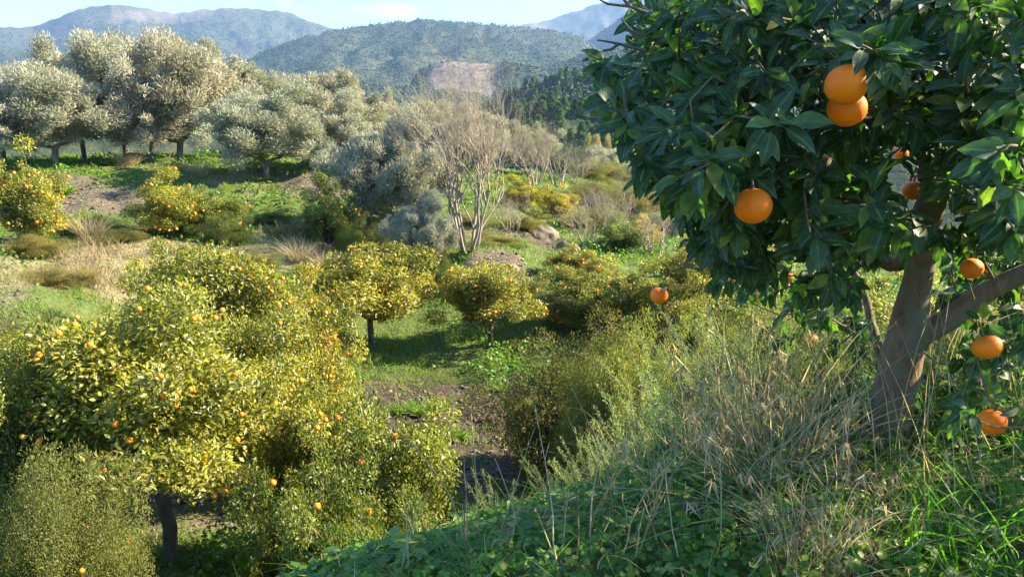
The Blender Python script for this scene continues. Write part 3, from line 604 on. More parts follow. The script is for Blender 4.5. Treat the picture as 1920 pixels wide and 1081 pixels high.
# ------------------------------------------------------------------ bare trees
def bare_tree(seed, H, spread, stems, depth=5, twigs=3, r0=.09, mat='palebark'):
    rg = np.random.default_rng(seed); tb = Tubes()
    def br(p, d, L, r, lev):
        n = 5; pts_ = [p]; rr_ = [r]; q = p.copy(); dd_ = d.copy()
        for i in range(n):
            dd_ = norm(dd_ + rg.normal(size=3) * .13 + np.array([0, 0, .07])); q = q + dd_ * L / n; pts_.append(q.copy()); rr_.append(r * (1 - .42 * (i + 1) / n) if lev else r * (1 - .85 * (i + 1) / n))
        tb.add(pts_, rr_, 6 if r > .03 else 3)
        if lev:
            for k in range(rg.integers(2, 2 + twigs)):
                j = rg.integers(2, n + 1) if k else n
                ax = norm(rg.normal(size=3)); nd2 = norm(dd_ + ax * (.65 + .3 * rg.random()) * spread + np.array([0, 0, .15]))
                br(pts_[j], nd2, L * (.62 + .28 * rg.random()), rr_[j] * (.6 + .25 * rg.random()), lev - 1)
    for s in range(stems):
        a = 6.283 * s / stems + rg.random(); d = norm(np.array([math.cos(a) * .38 * spread, math.sin(a) * .38 * spread, 1]))
        br(np.array([math.cos(a) * .18, math.sin(a) * .18, -.25]), d, H * .30, r0 * (.6 + .5 * rg.random()), depth)
    return tb.mesh('branches', M[mat])
def put_bare(me_, name, u, v, d, label, cat='bare tree', s=1, rz=0, group=None):
    p = pt(u, v, d); e = link(name, None, None, (p[0], d, gz(p[0], d)), rz, (s, s, s), label=label, category=cat, group=group); link('branches', me_, e); return e
BT = [bare_tree(5, 8.0, .78, 6, 5, 4, .07), bare_tree(6, 4.2, 1.1, 6, 5, 3, .06), bare_tree(9, 3.0, 1.2, 7, 4, 3, .045)]
put_bare(BT[0], 'bare_tree', 880, 475, 31, 'leafless pale barked multi stemmed tree in the middle of the photo', s=1.12, rz=.3)
put_bare(BT[1], 'bare_tree', 1045, 340, 55, 'pinkish leafless tree with a dense twiggy crown behind the gully', s=1.2)
put_bare(BT[1], 'bare_tree', 1000, 330, 50, 'tall thin leafless tree against the dark pine belt', s=1.35, rz=2)
put_bare(BT[1], 'bare_tree', 1100, 440, 36, 'leafless spreading fruit tree above the dark round bush', s=.75, rz=1)
put_bare(BT[2], 'bare_tree', 1150, 400, 40, 'tangled leafless bush behind the dark round bush', s=1.1, rz=2)
put_bare(BT[1], 'bare_tree', 1080, 350, 60, 'leafless grey tree behind the yellow citrus bush', s=1.0, rz=4)
put_bare(BT[2], 'bare_tree', 1330, 540, 19, 'pinkish leafless twigs rising behind the low near leaves', s=.75, rz=4)
put_bare(BT[2], 'bare_tree', 960, 410, 36, 'twiggy leafless bush at the right foot of the tall bare tree', s=.9, rz=5)
put_bare(BT[1], 'bare_tree', 1180, 370, 50, 'leafless pale tree behind the lowest leaf tips on the left of the near crown', s=.9, rz=3)
put_bare(BT[2], 'bare_tree', 1110, 400, 42, 'leafless bush halfway up the grassy gully', s=1.2, rz=6)
put_bare(BT[2], 'bare_tree', 1230, 420, 36, 'leafless bush hidden partly by hanging near leaves', s=1.2, rz=2.5)
put_bare(BT[2], 'bare_tree', 720, 470, 29, 'leafless undergrowth below the grey drooping olive', s=.8, rz=1)

# ------------------------------------------------------------------ rocks and the big gnarled trunk
def rock(seed, r, sq=(1, 1, .7), sub=3, amp=.3):
    import bmesh
    bm = bmesh.new(); bmesh.ops.create_icosphere(bm, subdivisions=4, radius=1); rg = np.random.default_rng(seed); off = rg.random(3) * 50
    for v in bm.verts:
        c = v.co; n = fbm(np.array([c.x * 1.4 + off[0] + c.z]), np.array([c.y * 1.4 + off[1] - c.z * .7]), 4, seed)[0]; n2_ = fbm(np.array([c.x * 5 + c.z * 3]), np.array([c.y * 5 - c.z * 4]), 3, seed + 5)[0]; v.co = c * (1 + amp * 2 * (n - .5) + .16 * (abs(n2_ - .5) * 2))
        v.co.x *= r * sq[0]; v.co.y *= r * sq[1]; v.co.z *= r * sq[2]
    m = bpy.data.meshes.new('rock'); bm.to_mesh(m); bm.free(); m.materials.append(M['rock'])
    for p in m.polygons: p.use_smooth = True
    return m
for k, (u, v, d, r, sq, lab) in enumerate([(935, 497, 29.5, .8, (1.2, .8, .75), 'large pale brown boulder at the foot of the bank'), (1015, 432, 37, .95, (1, .8, .7), 'earthy mound like boulder with scrub on its left beside the gully'),
      (1060, 462, 34, .7, (1, .8, .8), 'crumbling brown rock outcrop right of the mound'), (258, 292, 45.5, .95, (1.25, .8, .8), 'pale gnarled old stump under the tallest olive'), (573, 298, 46, .5, (1, .8, .8), 'dark rock on the grass under the olives')]):
    p = pt(u, v, d); link('rock', rock(10 + k, r, sq, amp=.42), None, (p[0], d, gz(p[0], d) + r * (-.12 if r > .6 else -.1)), k, label=lab, category='rock')

# ------------------------------------------------------------------ strands (grass, straw, stalks)
def strands(P, D, L, W, bend=.5, seg=4, rng=RNG, side=None):
    n = len(P); D = norm(D); L = np.broadcast_to(np.asarray(L, float), (n,))[:, None]; W = np.broadcast_to(np.asarray(W, float), (n,))[:, None] * .5
    hd = rdir(n, rng) if side is None else side; hd = hd * np.array([1, 1, .15]); B = norm(hd) * bend * (.4 + rng.random((n, 1)))
    S = norm(np.cross(D, rdir(n, rng))); rows = []
    for i in range(seg + 1):
        q = i / seg; c = P + D * L * q + (B - np.array([0, 0, 1.]) * bend * .45) * L * q * q; ww = W * (1 - q ** 2.2 * .93)
        rows += [c - S * ww, c + S * ww]
    V = np.stack(rows, 1).reshape(-1, 3); k = 2 * (seg + 1); i = np.arange(n)[:, None] * k
    return V, np.concatenate([i + np.array([2 * a, 2 * a + 1, 2 * a + 3, 2 * a + 2]) for a in range(seg)]), np.repeat(rng.random(n), k)
def scat(n, x0, x1, y0, y1, seed, tgt=None, mg=120):
    rg = np.random.default_rng(seed); x = x0 + (x1 - x0) * rg.random(n); y = y0 + (y1 - y0) * rg.random(n); z = gh(x, y)
    u, v, f = proj(np.stack([x, y, z], 1)); k = (u > -mg) & (u < 1920 + mg) & (v < 1081 + 3 * mg) & (y > .3)
    return x[k], y[k], z[k], rg
def stuff(name, V, Fc, rn, mat, label, cat): link(name, mesh_np(name, V, Fc, M[mat], {'rnd': np.clip(rn, 0, 1)}), kind='stuff', label=label, category=cat)
def cat2(parts):
    Vs, Fs, rs, o = [], [], [], 0
    for V, Fc, r_ in parts: Vs.append(V); Fs.append(Fc + o); rs.append(r_); o += len(V)
    return np.concatenate(Vs), np.concatenate(Fs), np.concatenate(rs)
# valley and bank grass: depth-weighted scatter
def carpet(n, y0, y1, seed):
    rg = np.random.default_rng(seed); y = np.exp(np.log(y0) + np.log(y1 / y0) * rg.random(n)); x = (rg.random(n) * 1.5 - .75) * y * 1.05 - .02 * y
    return x, y, gh(x, y), rg
x, y, z, rg = carpet(230000, 8, 68, 31); s_, dy = soil_amt(x, y), dry_amt(x, y); cl = fbm(x * .9, y * .9, 3, 61)
k = (rg.random(len(x)) < (1 - s_ * .80) * (1 - dy * .85) * ss(cl, .25, .55)) & ~((y < 11) & (x > -1)); P = np.stack([x, y, z - .02], 1)[k]; cl = cl[k]
hgt = (.07 + .28 * ss(cl, .4, .75)) * (.5 + rg.random(k.sum()))
V, Fc, rn = strands(P, rdir(len(P), rg) * .45 + np.array([0, 0, 1.]), hgt, .010 + .0006 * P[:, 1], .5, 2, rg); stuff('green_grass', V, Fc, rn * .6 + .5 * cl.repeat(6), 'grass', 'bright green grass on the valley floor, bank and terrace', 'grass')
x, y, z, rg = carpet(150000, 8, 60, 32); s_, dy = soil_amt(x, y), dry_amt(x, y); cl = fbm(x * .5 + 40, y * .5, 4, 62); slope = np.abs(gh(x, y + .5) - gh(x, y - .5))
k = (rg.random(len(x)) < (1 - s_ * .9) * (1 - dy * .8) * ss(cl + slope * .25, .48, .66)) & ~((y < 11) & (x > -1)); P = np.stack([x, y, z], 1)[k]; cl = cl[k]
P[:, 2] += rg.random(len(P)) * (.1 + .6 * ss(cl, .5, .75) * ss(fbm(P[:, 0] * 2, P[:, 1] * 2, 2, 4), .3, .7))
V, Fc, rn = leafmesh(P, rdir(len(P), rg) + np.array([0, 0, .4]), rdir(len(P), rg) * .8 + np.array([0, 0, 1.]), .06 + .003 * P[:, 1], .05 + .002 * P[:, 1], 'tri', .2, .2, rg)
stuff('leafy_weeds', V, Fc, rn, 'weed', 'bright green leafy weeds in low cushions on the banks', 'weeds')
x, y, z, rg = carpet(170000, 8, 62, 33); dy = np.maximum(dry_amt(x, y), .10 + .25 * ss(y, 38, 44)); cl = fbm(x * .8 + 3, y * .8, 3, 63)
k = (rg.random(len(x)) < dy * ss(cl, .3, .6)) & ~((y < 11) & (x > -1)); P = np.stack([x, y, z - .03], 1)[k]; cl = cl[k]
hgt = (.15 + .6 * ss(cl, .4, .75) * dry_amt(P[:, 0], P[:, 1])) * (.5 + .8 * rg.random(len(P)))
V, Fc, rn = strands(P, rdir(len(P), rg) * .4 + np.array([0, 0, 1.]), hgt, .007 + .0005 * P[:, 1], .45, 2, rg); stuff('dry_grass', V, Fc, rn * .8, 'brush', 'dry brown grass and stems covering the far bank', 'dry grass')
x, y, z, rg = carpet(26000, 9, 45, 34); s_ = soil_amt(x, y); k = rg.random(len(x)) < s_ * .8; P = np.stack([x, y, z - .01], 1)[k]; r_ = (.012 + .05 * rg.random(len(P)) ** 4) * (1 + P[:, 1] * .02)
M['clod'] = simple('soil_clod', (.06, .045, .032), (.17, .13, .09), 1.5, .95, 0, 1, .1)
V, Fc, rn = blobs(P, r_, r_ * 1.2, rg); stuff('soil_clods', V, Fc, rn, 'clod', 'brown clods and stones lying on the trampled soil', 'soil')
# grass tufts on the soil
def tuft_mesh(seed, n, h, sp, mat, w=.02, bend=.6):
    rg = np.random.default_rng(seed); a = rg.random(n) * 6.283; r_ = rg.random(n) ** .7 * sp; P = np.stack([np.cos(a) * r_, np.sin(a) * r_, 0 * a - .03], 1)
    D = np.stack([np.cos(a) * .5, np.sin(a) * .5, 1 + 0 * a], 1) + rdir(n, rg) * .25; V, Fc, rn = strands(P, D, h * (.5 + .6 * rg.random(n)), w, bend, 4, rg)
    return mesh_np('blades', V, Fc, M[mat], {'rnd': rn})
TF = [tuft_mesh(1, 260, .55, .16, 'grass', .022), tuft_mesh(2, 320, .9, .22, 'straw', .010, .35)]
for u, v, d, s, m, lab in [(786, 745, 17.2, 1.05, 0, 'tallest bright green grass tuft on the soil'), (745, 742, 17.3, .85, 0, 'bright green grass tuft left of the tallest one on the soil'), (688, 735, 17.5, .7, 0, 'small green grass tuft beside the orange cluster at the soil edge'),
      (855, 780, 15.5, .8, 0, 'dark green grass tuft in the shade on the soil'), (940, 690, 19.5, .8, 0, 'green grass tuft right of the middle of the soil'), (120, 360, 36, 1.6, 0, 'dark green tuft growing on the reddish bank'),
      (240, 305, 43, 1.5, 1, 'straw tuft in front of the gnarled stump'), (372, 318, 41, 1.6, 1, 'feathery straw tuft on the terrace edge'), (170, 440, 28, 1.5, 1, 'pale dry grass tuft high on the left bank'), (560, 455, 29, 1.4, 1, 'brown dry grass tuft above the valley tree row'), (610, 460, 29, 1.3, 1, 'brown dry grass tuft right of its twin above the valley tree row')]:
    p = pt(u, v, d); e = link('grass_tuft', None, None, (p[0], d, gz(p[0], d)), random.random() * 6, (s, s, s), label=lab, category='grass tuft'); link('blades', TF[m], e)
# scrub bushes on the far bank
GS = 'scrub bushes on the banks'
for u, v, d, wp, src, ti, lab in [(1085, 600, 12.5, 250, 1, (.7, .62, .5), 'tangled dark bramble mound with a sunlit top right of the clearing'), (1180, 620, 9.5, 200, 1, (1.3, 1.3, .9), 'pale feathery bush right of the bramble mound'),
      (700, 395, 32, 80, 1, (.8, .9, .8), 'green undergrowth bush at the drooping olive trunk'), (230, 425, 27.5, 90, 1, (.8, .8, .6), 'brownish green bush on the left bank below the fruit laden tree'), (110, 500, 22, 120, 1, (1.2, 1.0, .7), 'brown scrubby bush low on the left bank'),
      (420, 400, 29.5, 80, 1, (.8, .95, .6), 'green bush right of the fruit laden tree on the bank'), (160, 400, 29, 90, 1, (1.2, 1.15, .6), 'olive brown bush near the reddish bank'), (540, 420, 31, 70, 1, (1.2, 1, .7), 'brown bush in the dry grass mid bank'),
      (925, 440, 33, 90, 1, (1.2, 1.1, .6), 'yellowish scrub at the foot of the tall bare tree'), (985, 400, 37, 80, 1, (1.2, 1.05, .7), 'brownish scrub beside the earthy mound'), (1120, 385, 42, 90, 1, (1.1, 1.0, .6), 'olive brown scrub behind the dark round bush'),
      (870, 400, 37, 90, 1, (1.3, 1.1, .8), 'straw coloured scrub left of the bare tree'), (1240, 400, 44, 130, 1, (.8, .8, .7), 'dark scrub behind the near leaf tips'), (470, 470, 27, 90, 1, (1.1, 1.0, .7), 'dry scrub right of the fruit heavy tree'),
      (30, 590, 16, 120, 1, (.75, .75, .55), 'shaded scrub at the left edge above the orange trees'), (840, 490, 29, 60, 1, (.7, .85, .6), 'dark green bush below the low grey olive shrub'), (655, 420, 31, 60, 0, (.8, 1.1, .6), 'green leafy bush on the bank behind the round valley tree'),
      (1110, 330, 48, 90, 1, (1.1, 1.0, .7), 'straw brown scrub in the far gully left of the near crown'), (1160, 340, 52, 100, 1, (.9, .95, .6), 'dark olive scrub in the far gully under the leaf tips'), (1210, 350, 48, 110, 1, (1.2, 1.05, .8), 'pinkish brown scrub in the far gully behind the leaf tips'),
      (1080, 400, 40, 70, 1, (1.2, 1.15, .6), 'yellowish scrub on the grassy gully side'), (1130, 300, 66, 100, 1, (1.25, 1.15, .95), 'pale grey scrub far down the gully'), (1010, 350, 46, 70, 1, (1.1, 1.05, .7), 'khaki scrub behind the earthy mound'),
      (820, 440, 31, 70, 1, (.9, 1.0, .7), 'grey green scrub left of the bare tree foot'), (750, 430, 31, 80, 1, (1.0, .95, .8), 'brownish scrub under the grey drooping olive'), (500, 395, 33, 80, 1, (.8, 1.0, .55), 'green scrub in the middle of the far bank'), (60, 440, 25, 100, 1, (1.2, 1.0, .75), 'straw coloured scrub at the left of the far bank'),
      (1350, 650, 5.4, 200, 0, (.65, .75, .5), 'dark weedy thicket left of the straw clumps'), (1455, 600, 5.2, 230, 0, (.55, .68, .42), 'dark leafy thicket behind the tall straw clump'), (1570, 575, 4.6, 220, 0, (.5, .62, .4), 'dark leafy thicket directly behind the near trunk base on its left'),  # dark thicket tints carry the shade under the near crown as colour
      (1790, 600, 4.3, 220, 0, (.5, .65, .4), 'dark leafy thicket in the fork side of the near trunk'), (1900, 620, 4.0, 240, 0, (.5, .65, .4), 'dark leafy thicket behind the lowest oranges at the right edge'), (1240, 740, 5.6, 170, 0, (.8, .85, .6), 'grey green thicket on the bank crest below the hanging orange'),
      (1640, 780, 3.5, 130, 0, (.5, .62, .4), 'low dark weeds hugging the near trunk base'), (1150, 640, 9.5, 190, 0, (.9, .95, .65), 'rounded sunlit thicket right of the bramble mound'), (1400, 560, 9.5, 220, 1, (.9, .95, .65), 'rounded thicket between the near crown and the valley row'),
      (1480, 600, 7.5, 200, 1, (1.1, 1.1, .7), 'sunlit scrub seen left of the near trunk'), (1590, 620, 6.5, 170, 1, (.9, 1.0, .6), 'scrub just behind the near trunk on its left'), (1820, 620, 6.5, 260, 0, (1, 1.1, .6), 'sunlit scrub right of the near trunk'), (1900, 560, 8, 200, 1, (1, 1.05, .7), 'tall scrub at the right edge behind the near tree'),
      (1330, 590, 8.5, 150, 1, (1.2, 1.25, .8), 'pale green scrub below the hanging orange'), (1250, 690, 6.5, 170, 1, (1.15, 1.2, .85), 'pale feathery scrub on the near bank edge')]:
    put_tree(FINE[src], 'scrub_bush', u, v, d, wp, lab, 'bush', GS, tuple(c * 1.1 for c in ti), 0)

# ------------------------------------------------------------------ feathery sage green plants on the near bank
def plume(seed, n=26, h=.8, sp=.18, mat='sage'):
    rg = np.random.default_rng(seed); tb = Tubes(); parts = []
    for i in range(n):
        a = rg.random() * 6.283; r_ = sp * rg.random() ** .6; hh = h * (.45 + .55 * rg.random()); ln = .15 + .5 * r_ / sp
        q = np.linspace(0, 1, 7)[:, None]; dv = np.array([math.cos(a), math.sin(a), 0]); c = dv * r_ * .4 + dv * ln * hh * q ** 1.3 * .9 + np.array([0, 0, 1]) * hh * (q - .12 * q * q) + rg.normal(size=3) * .02 * q
        tb.add(c, np.linspace(.004, .0012, 7), 3); m = 190; t_ = rg.random(m) ** .8; P = np.stack([np.interp(t_, q[:, 0], c[:, j]) for j in range(3)], 1)
        rr_ = .045 * (1 - t_ * .75); D = rdir(m, rg); P = P + D * (rr_ * rg.random(m))[:, None]
        parts.append(leafmesh(P, D + np.array([0, 0, .7]), rdir(m, rg), .022 * (.6 + .8 * rg.random(m)), .006, 'tri', .1, .1, rg))
    V, Fc, rn = cat2(parts); return mesh_np('foliage', V, Fc, M[mat], {'rnd': rn}), tb.mesh('stems', M['bark'])
PL = [plume(1), plume(2, 34, .9, .26), plume(3, 40, 1.0, .35)]
for u, v, d, hp, k, lab in [(935, 940, 3.9, 170, 0, 'upright sage green feathery plant at the bank edge'), (1050, 900, 4.0, 150, 1, 'wide sage green feathery plant right of the upright one'), (1110, 890, 4.1, 150, 2, 'sage green feathery plant next to the pinkish twigs'),
      (1200, 880, 4.6, 210, 2, 'grey green feathery shrub on the bank crest'), (1270, 840, 4.9, 230, 2, 'tall grey green feathery shrub below the hanging orange'), (1340, 800, 5.0, 210, 2, 'grey green feathery shrub left of the straw clumps'),
      (1180, 800, 6.0, 190, 2, 'sunlit feathery shrub behind the bank crest'), (1420, 780, 5.2, 190, 1, 'feathery shrub half hidden by the straw clumps'), (1300, 760, 6.5, 220, 2, 'pale feathery shrub in full sun under the hanging orange'), (860, 950, 3.9, 90, 0, 'small feathery plant left of the upright one'),
      (1560, 790, 4.6, 170, 1, 'feathery shrub in the shade left of the near trunk'), (1270, 900, 3.7, 230, 2, 'dark feathery shrub where the clover meets the straw clumps'), (1350, 860, 3.9, 260, 2, 'tall dark feathery shrub behind the leftmost straw clump'),
      (1440, 830, 3.8, 250, 2, 'feathery shrub between the tall straw clumps'), (1520, 810, 3.9, 230, 1, 'thin feathery shrub behind the arching straw clump'), (1590, 830, 3.5, 200, 2, 'dark feathery shrub touching the near trunk on its left'), (1770, 830, 3.4, 190, 2, 'dark feathery shrub just right of the near trunk'),
      (1860, 880, 3.0, 160, 1, 'feathery shrub below the lowest orange at the right'), (1230, 830, 4.6, 240, 1, 'tall silver green feathery shrub left of the straw clumps'), (1400, 740, 5.2, 220, 2, 'feathery shrub in the second row behind the straw clumps'), (1500, 730, 5.0, 220, 1, 'dim feathery shrub in the second row left of the near trunk')]:
    p = pt(u, v, d); z_ = gz(p[0], d); s = hp / F * d / .9
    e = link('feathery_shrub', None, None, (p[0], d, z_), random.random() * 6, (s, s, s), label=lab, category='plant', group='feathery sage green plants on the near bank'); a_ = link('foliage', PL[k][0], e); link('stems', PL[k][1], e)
    q_ = (.75 + .45 * random.random()) * (.6 if u > 1330 else 1); a_.color = (q_ * 1.05, q_ * 1.05, q_ * .85, 1)  # shrubs under the near crown: shade put into a darker tint

# ------------------------------------------------------------------ near ground cover
def roundleaf(P, D, N, L, W, rng):
    n = len(P); D = norm(D); S = norm(np.cross(D, N)); N = norm(np.cross(S, D)); L = L[:, None]; W = W[:, None] * .5
    b = P; l1 = P + D * L * .35 + S * W * .85 + N * W * .3; l2 = P + D * L * .85 + S * W * .8 + N * W * .25 - N * L * .08; t_ = P + D * L * .9; r2 = P + D * L * .85 - S * W * .8 + N * W * .25 - N * L * .08; r1 = P + D * L * .35 - S * W * .85 + N * W * .3
    V = np.stack([b, l1, l2, t_, r2, r1], 1).reshape(-1, 3); i = np.arange(n)[:, None] * 6
    return V, np.concatenate([i + np.array([0, 1, 2, 3]), i + np.array([0, 3, 4, 5])]), np.repeat(rng.random(n), 6)
x, y, z, rg = scat(30000, -3.2, 5.5, .9, 6.2, 41)
hm = .04 + .16 * fbm(x * 2.2, y * 2.2, 3, 71); k = (rg.random(len(x)) < 1 - .6 * ss(x, .8, 1.6) * ss(fbm(x * 1.5, y * 1.5, 2, 6), .3, .6)); x, y, z, hm = x[k], y[k], z[k], hm[k]
C = np.stack([x, y, z + hm * (.5 + .5 * rg.random(len(x)))], 1); n = len(C); a0 = rg.random(n) * 6.283; sz = .016 + .016 * rg.random(n); nrm = norm(rdir(n, rg) * .55 + np.array([-.1, -.25, 1.0])); parts = []
for j in range(3):
    a_ = a0 + j * 2.094; D = np.stack([np.cos(a_), np.sin(a_), 0 * a_], 1); D = norm(D - nrm * (D * nrm).sum(1)[:, None]); parts.append(roundleaf(C, D - nrm * .15, nrm, sz, sz * 1.1, rg))
V, Fc, rn = cat2(parts); stuff('clover_carpet', V, Fc, rn, 'clover', 'low three leaved clover carpet covering the near bank', 'clover')
x, y, z, rg = scat(26000, -3, 5.5, .9, 6.0, 42); cl = fbm(x * 1.6, y * 1.6, 3, 72); k = rg.random(len(x)) < ss(cl + .12 * ss(x, .6, 1.4), .42, .65); P = np.stack([x, y, z - .02], 1)[k]
V, Fc, rn = strands(P, rdir(len(P), rg) * .6 + np.array([-.1, 0, 1.0]), .12 + .28 * rg.random(len(P)) ** 1.5, .0055, .7, 5, rg); stuff('near_grass', V, Fc, rn * .7, 'clover', 'green grass blades growing through the clover near the camera', 'grass')
x, y, z, rg = scat(12000, .5, 5.0, 1.4, 5.5, 43); cl = patch(x, y, 1.15, 2.9, .8) + patch(x, y, 1.0, 3.6, .8) + .6 * patch(x, y, 2.3, 2.3, 1.0) + .3; k = rg.random(len(x)) < ss(cl + (fbm(x * 2, y * 2, 2, 8) - .5), 0.3, 1.1) * .24; P = np.stack([x, y, z - .02], 1)[k]
V, Fc, rn = strands(P, rdir(len(P), rg) * .6 + np.array([0, 0, 1.0]), .15 + .5 * rg.random(len(P)) ** 1.8, .0032, .6, 5, rg); stuff('dry_thatch', V, Fc, rn * .85, 'straw', 'thin dry stems tangled with the grass around the near trunk', 'dry grass')
# straw clumps: each arching clump a thing
def straw(seed, n, h, sp, bend, lean):
    rg = np.random.default_rng(seed); a = rg.random(n) * 6.283; r_ = rg.random(n) ** .6 * sp; P = np.stack([np.cos(a) * r_, np.sin(a) * r_, 0 * a - .03], 1)
    D = np.stack([np.cos(a) * .35 + lean[0], np.sin(a) * .35 + lean[1], 1 + 0 * a], 1) + rdir(n, rg) * .3; ls = h * (.35 + .65 * rg.random(n)); A_ = strands(P, D, ls, .0052, bend, 6, rg)
    m = 22; tips = A_[0].reshape(n, 14, 3)[:m, 10]; parts = [A_]
    for j in range(m):   # drooping seed heads
        q = 9; parts.append(strands(np.repeat(tips[j:j + 1], q, 0) + rg.normal(size=(q, 3)) * .004, rdir(q, rg) * .5 + np.array([.2, 0, -.6]), .035 + .05 * rg.random(q), .006, .3, 6, rg))
    V, Fc, rn = cat2(parts); return mesh_np('stems', V, Fc, M['straw'], {'rnd': rn})
ST = [straw(1, 95, .88, .14, .28, (-.05, 0)), straw(2, 100, .72, .16, .5, (.1, -.1)), straw(3, 110, .60, .10, .9, (-.2, -.1))]
for u, v, d, s, k, lab in [(1450, 900, 2.9, 1.0, 0, 'tall dry straw clump standing left of the near trunk'), (1530, 870, 3.0, .95, 1, 'arching straw clump close to the near trunk'), (1390, 930, 2.8, .9, 1, 'straw clump at the left end of the dry stems'), (1480, 1000, 2.4, .8, 2, 'low bent straw clump in front of the tall one'),
      (1620, 930, 2.6, .75, 2, 'drooping pale straw clump at the foot of the near trunk'), (1570, 1040, 2.2, .7, 1, 'straw clump near the bottom edge below the near trunk'), (1420, 820, 3.3, 1.05, 0, 'tall straw clump behind the others'), (1500, 1070, 2.15, .6, 0, 'pale straw clump touching the bottom edge'), (1330, 880, 3.2, .8, 0, 'thin straw clump beside the feathery shrubs')]:
    p = pt(u, v, d); e = link('straw_clump', None, None, (p[0], d, gz(p[0], d)), random.random() * 6, (s, s, s), label=lab, category='dry grass clump', group='dry straw clumps near the trunk'); link('stems', ST[k], e)
# single tall dry stalks
def stalk(seed):
    rg = np.random.default_rng(seed); tb = Tubes(); q = np.linspace(0, 1, 8)[:, None]; b_ = rg.normal(size=3) * np.array([.12, .12, 0]); c = np.array([0, 0, 1.]) * q + b_ * q ** 2 + rg.normal(size=(8, 3)) * .0022
    tb.add(c, np.linspace(.0036, .0014, 8), 4)
    for i in range(3):
        j = rg.integers(3, 7); d_ = norm(rdir(1, rg)[0] + np.array([0, 0, .8])); tb.add([c[j], c[j] + d_ * .06, c[j] + d_ * .12 + np.array([0, 0, -.01])], [.0016, .0012, .0006], 3)
    return tb.mesh('dry_stalk', M['straw'])
SK = [stalk(i) for i in range(6)]; rg = np.random.default_rng(90)
for i in range(46):
    u = 590 + 760 * rg.random(); v = 960 + 150 * rg.random(); 
    if v < 1081 - (u - 520) * .36: v = 1081 - (u - 520) * .33
    r_ = ray(u, v); d = 2.3
    for d in np.arange(1.4, 5, .05):
        if r_[2] / r_[1] * d < gz(r_[0] / r_[1] * d, d): break
    x_ = r_[0] / r_[1] * d; s = .28 + .38 * rg.random(); o_ = link('dry_stalk', SK[i % 6], None, (x_, d, gz(x_, d) - .02), rg.random() * 6, (1, 1, s), label='thin upright dry stalk rising from the near green bank', category='dry stalk', group='dry stalks on the near bank')
    o_.rotation_euler = (rg.normal() * .1, rg.normal() * .14 - .04, rg.random() * 6)
p = pt(1690, 1000, 2.25); e = link('bright_grass_plant', None, None, (p[0], 2.25, gz(p[0], 2.25)), 0, label='broad bladed bright green grass plant at lower right of the near trunk', category='grass plant')
rg = np.random.default_rng(8); n = 16; V, Fc, rn = strands(rg.normal(size=(n, 3)) * .02, rdir(n, rg) * .55 + np.array([0, 0, 1.2]), .16 + .2 * rg.random(n), .013, .8, 7, rg); M['bright'] = leafmat('bright_blade', [(0, (.10, .22, .02)), (1, (.16, .30, .03))], .45, .4, .4)
link('blades', mesh_np('blades', V, Fc, M['bright'], {'rnd': rn}), e)

# ------------------------------------------------------------------ the large near orange tree
rg = np.random.default_rng(2024)
base = pt(1664, 850, 3.0); TB = np.array([base[0], 3.0, gz(base[0], 3.0)])
tree = link('orange_tree', None, None, tuple(TB), label='large near orange tree with big dark leaves filling the upper right', category='orange tree')
def path(*q): return [pt(*a) for a in q]
tr = [TB - [0, 0, .15], TB - [0, 0, .02]] + path((1668, 790, 3.0), (1680, 708, 3.0), (1702, 635, 3.0), (1716, 550, 3.0), (1728, 460, 2.95), (1752, 350, 2.85), (1795, 255, 2.7), (1855, 180, 2.5))
nodes = [p for p in tr]; par = [-1] + list(range(len(tr) - 1))
def addpath(ix, pts_):
    for p in pts_: nodes.append(p); par.append(ix); ix = len(nodes) - 1
    return ix
L1 = path((1760, 612, 3.0), (1810, 575, 2.98), (1870, 535, 2.95), (1940, 505, 2.9), (2060, 440, 2.9), (2300, 330, 2.9)); addpath(4, L1)
L2 = path((1670, 410, 2.75), (1590, 345, 2.5), (1490, 270, 2.25), (1370, 220, 2.0), (1250, 190, 1.9)); addpath(6, L2)
L3 = path((1790, 150, 2.2), (1720, 120, 2.0), (1660, 80, 1.85), (1610, 40, 1.75)); addpath(9, L3)
L4 = path((1668, 505, 3.2), (1610, 440, 3.3), (1560, 330, 3.3), (1500, 200, 3.2)); addpath(6, L4)
L5 = path((1730, 200, 2.95), (1700, 50, 3.0), (1650, -150, 3.0), (1600, -400, 3.0)); addpath(7, L5)
L6 = path((1900, 60, 2.5), (2000, -100, 2.6), (2150, -300, 2.7)); addpath(9, L6)
L7 = path((1655, 700, 3.35), (1635, 600, 3.5), (1610, 520, 3.6), (1560, 450, 3.7)); addpath(3, L7)
def inpoly(px, py, poly):
    c = np.zeros(len(px), bool); j = len(poly) - 1
    for i in range(len(poly)):
        xi, yi = poly[i]; xj, yj = poly[j]; c ^= ((yi > py) != (yj > py)) & (px < (xj - xi) * (py - yi) / (yj - yi + 1e-9) + xi); j = i
    return c
POLY = [(1225, -60), (1175, 70), (1125, 110), (1110, 170), (1160, 235), (1195, 300), (1235, 350), (1270, 395), (1330, 420), (1440, 445), (1560, 455), (1660, 450), (1740, 430), (1850, 455), (1990, 460), (1990, -60)]
LOW1 = [(1250, 390), (1300, 470), (1310, 520), (1420, 500), (1500, 560), (1590, 570), (1640, 470), (1640, 420)]
LOW2 = [(1750, 450), (1750, 560), (1800, 640), (1775, 760), (1800, 845), (1990, 860), (1990, 440)]
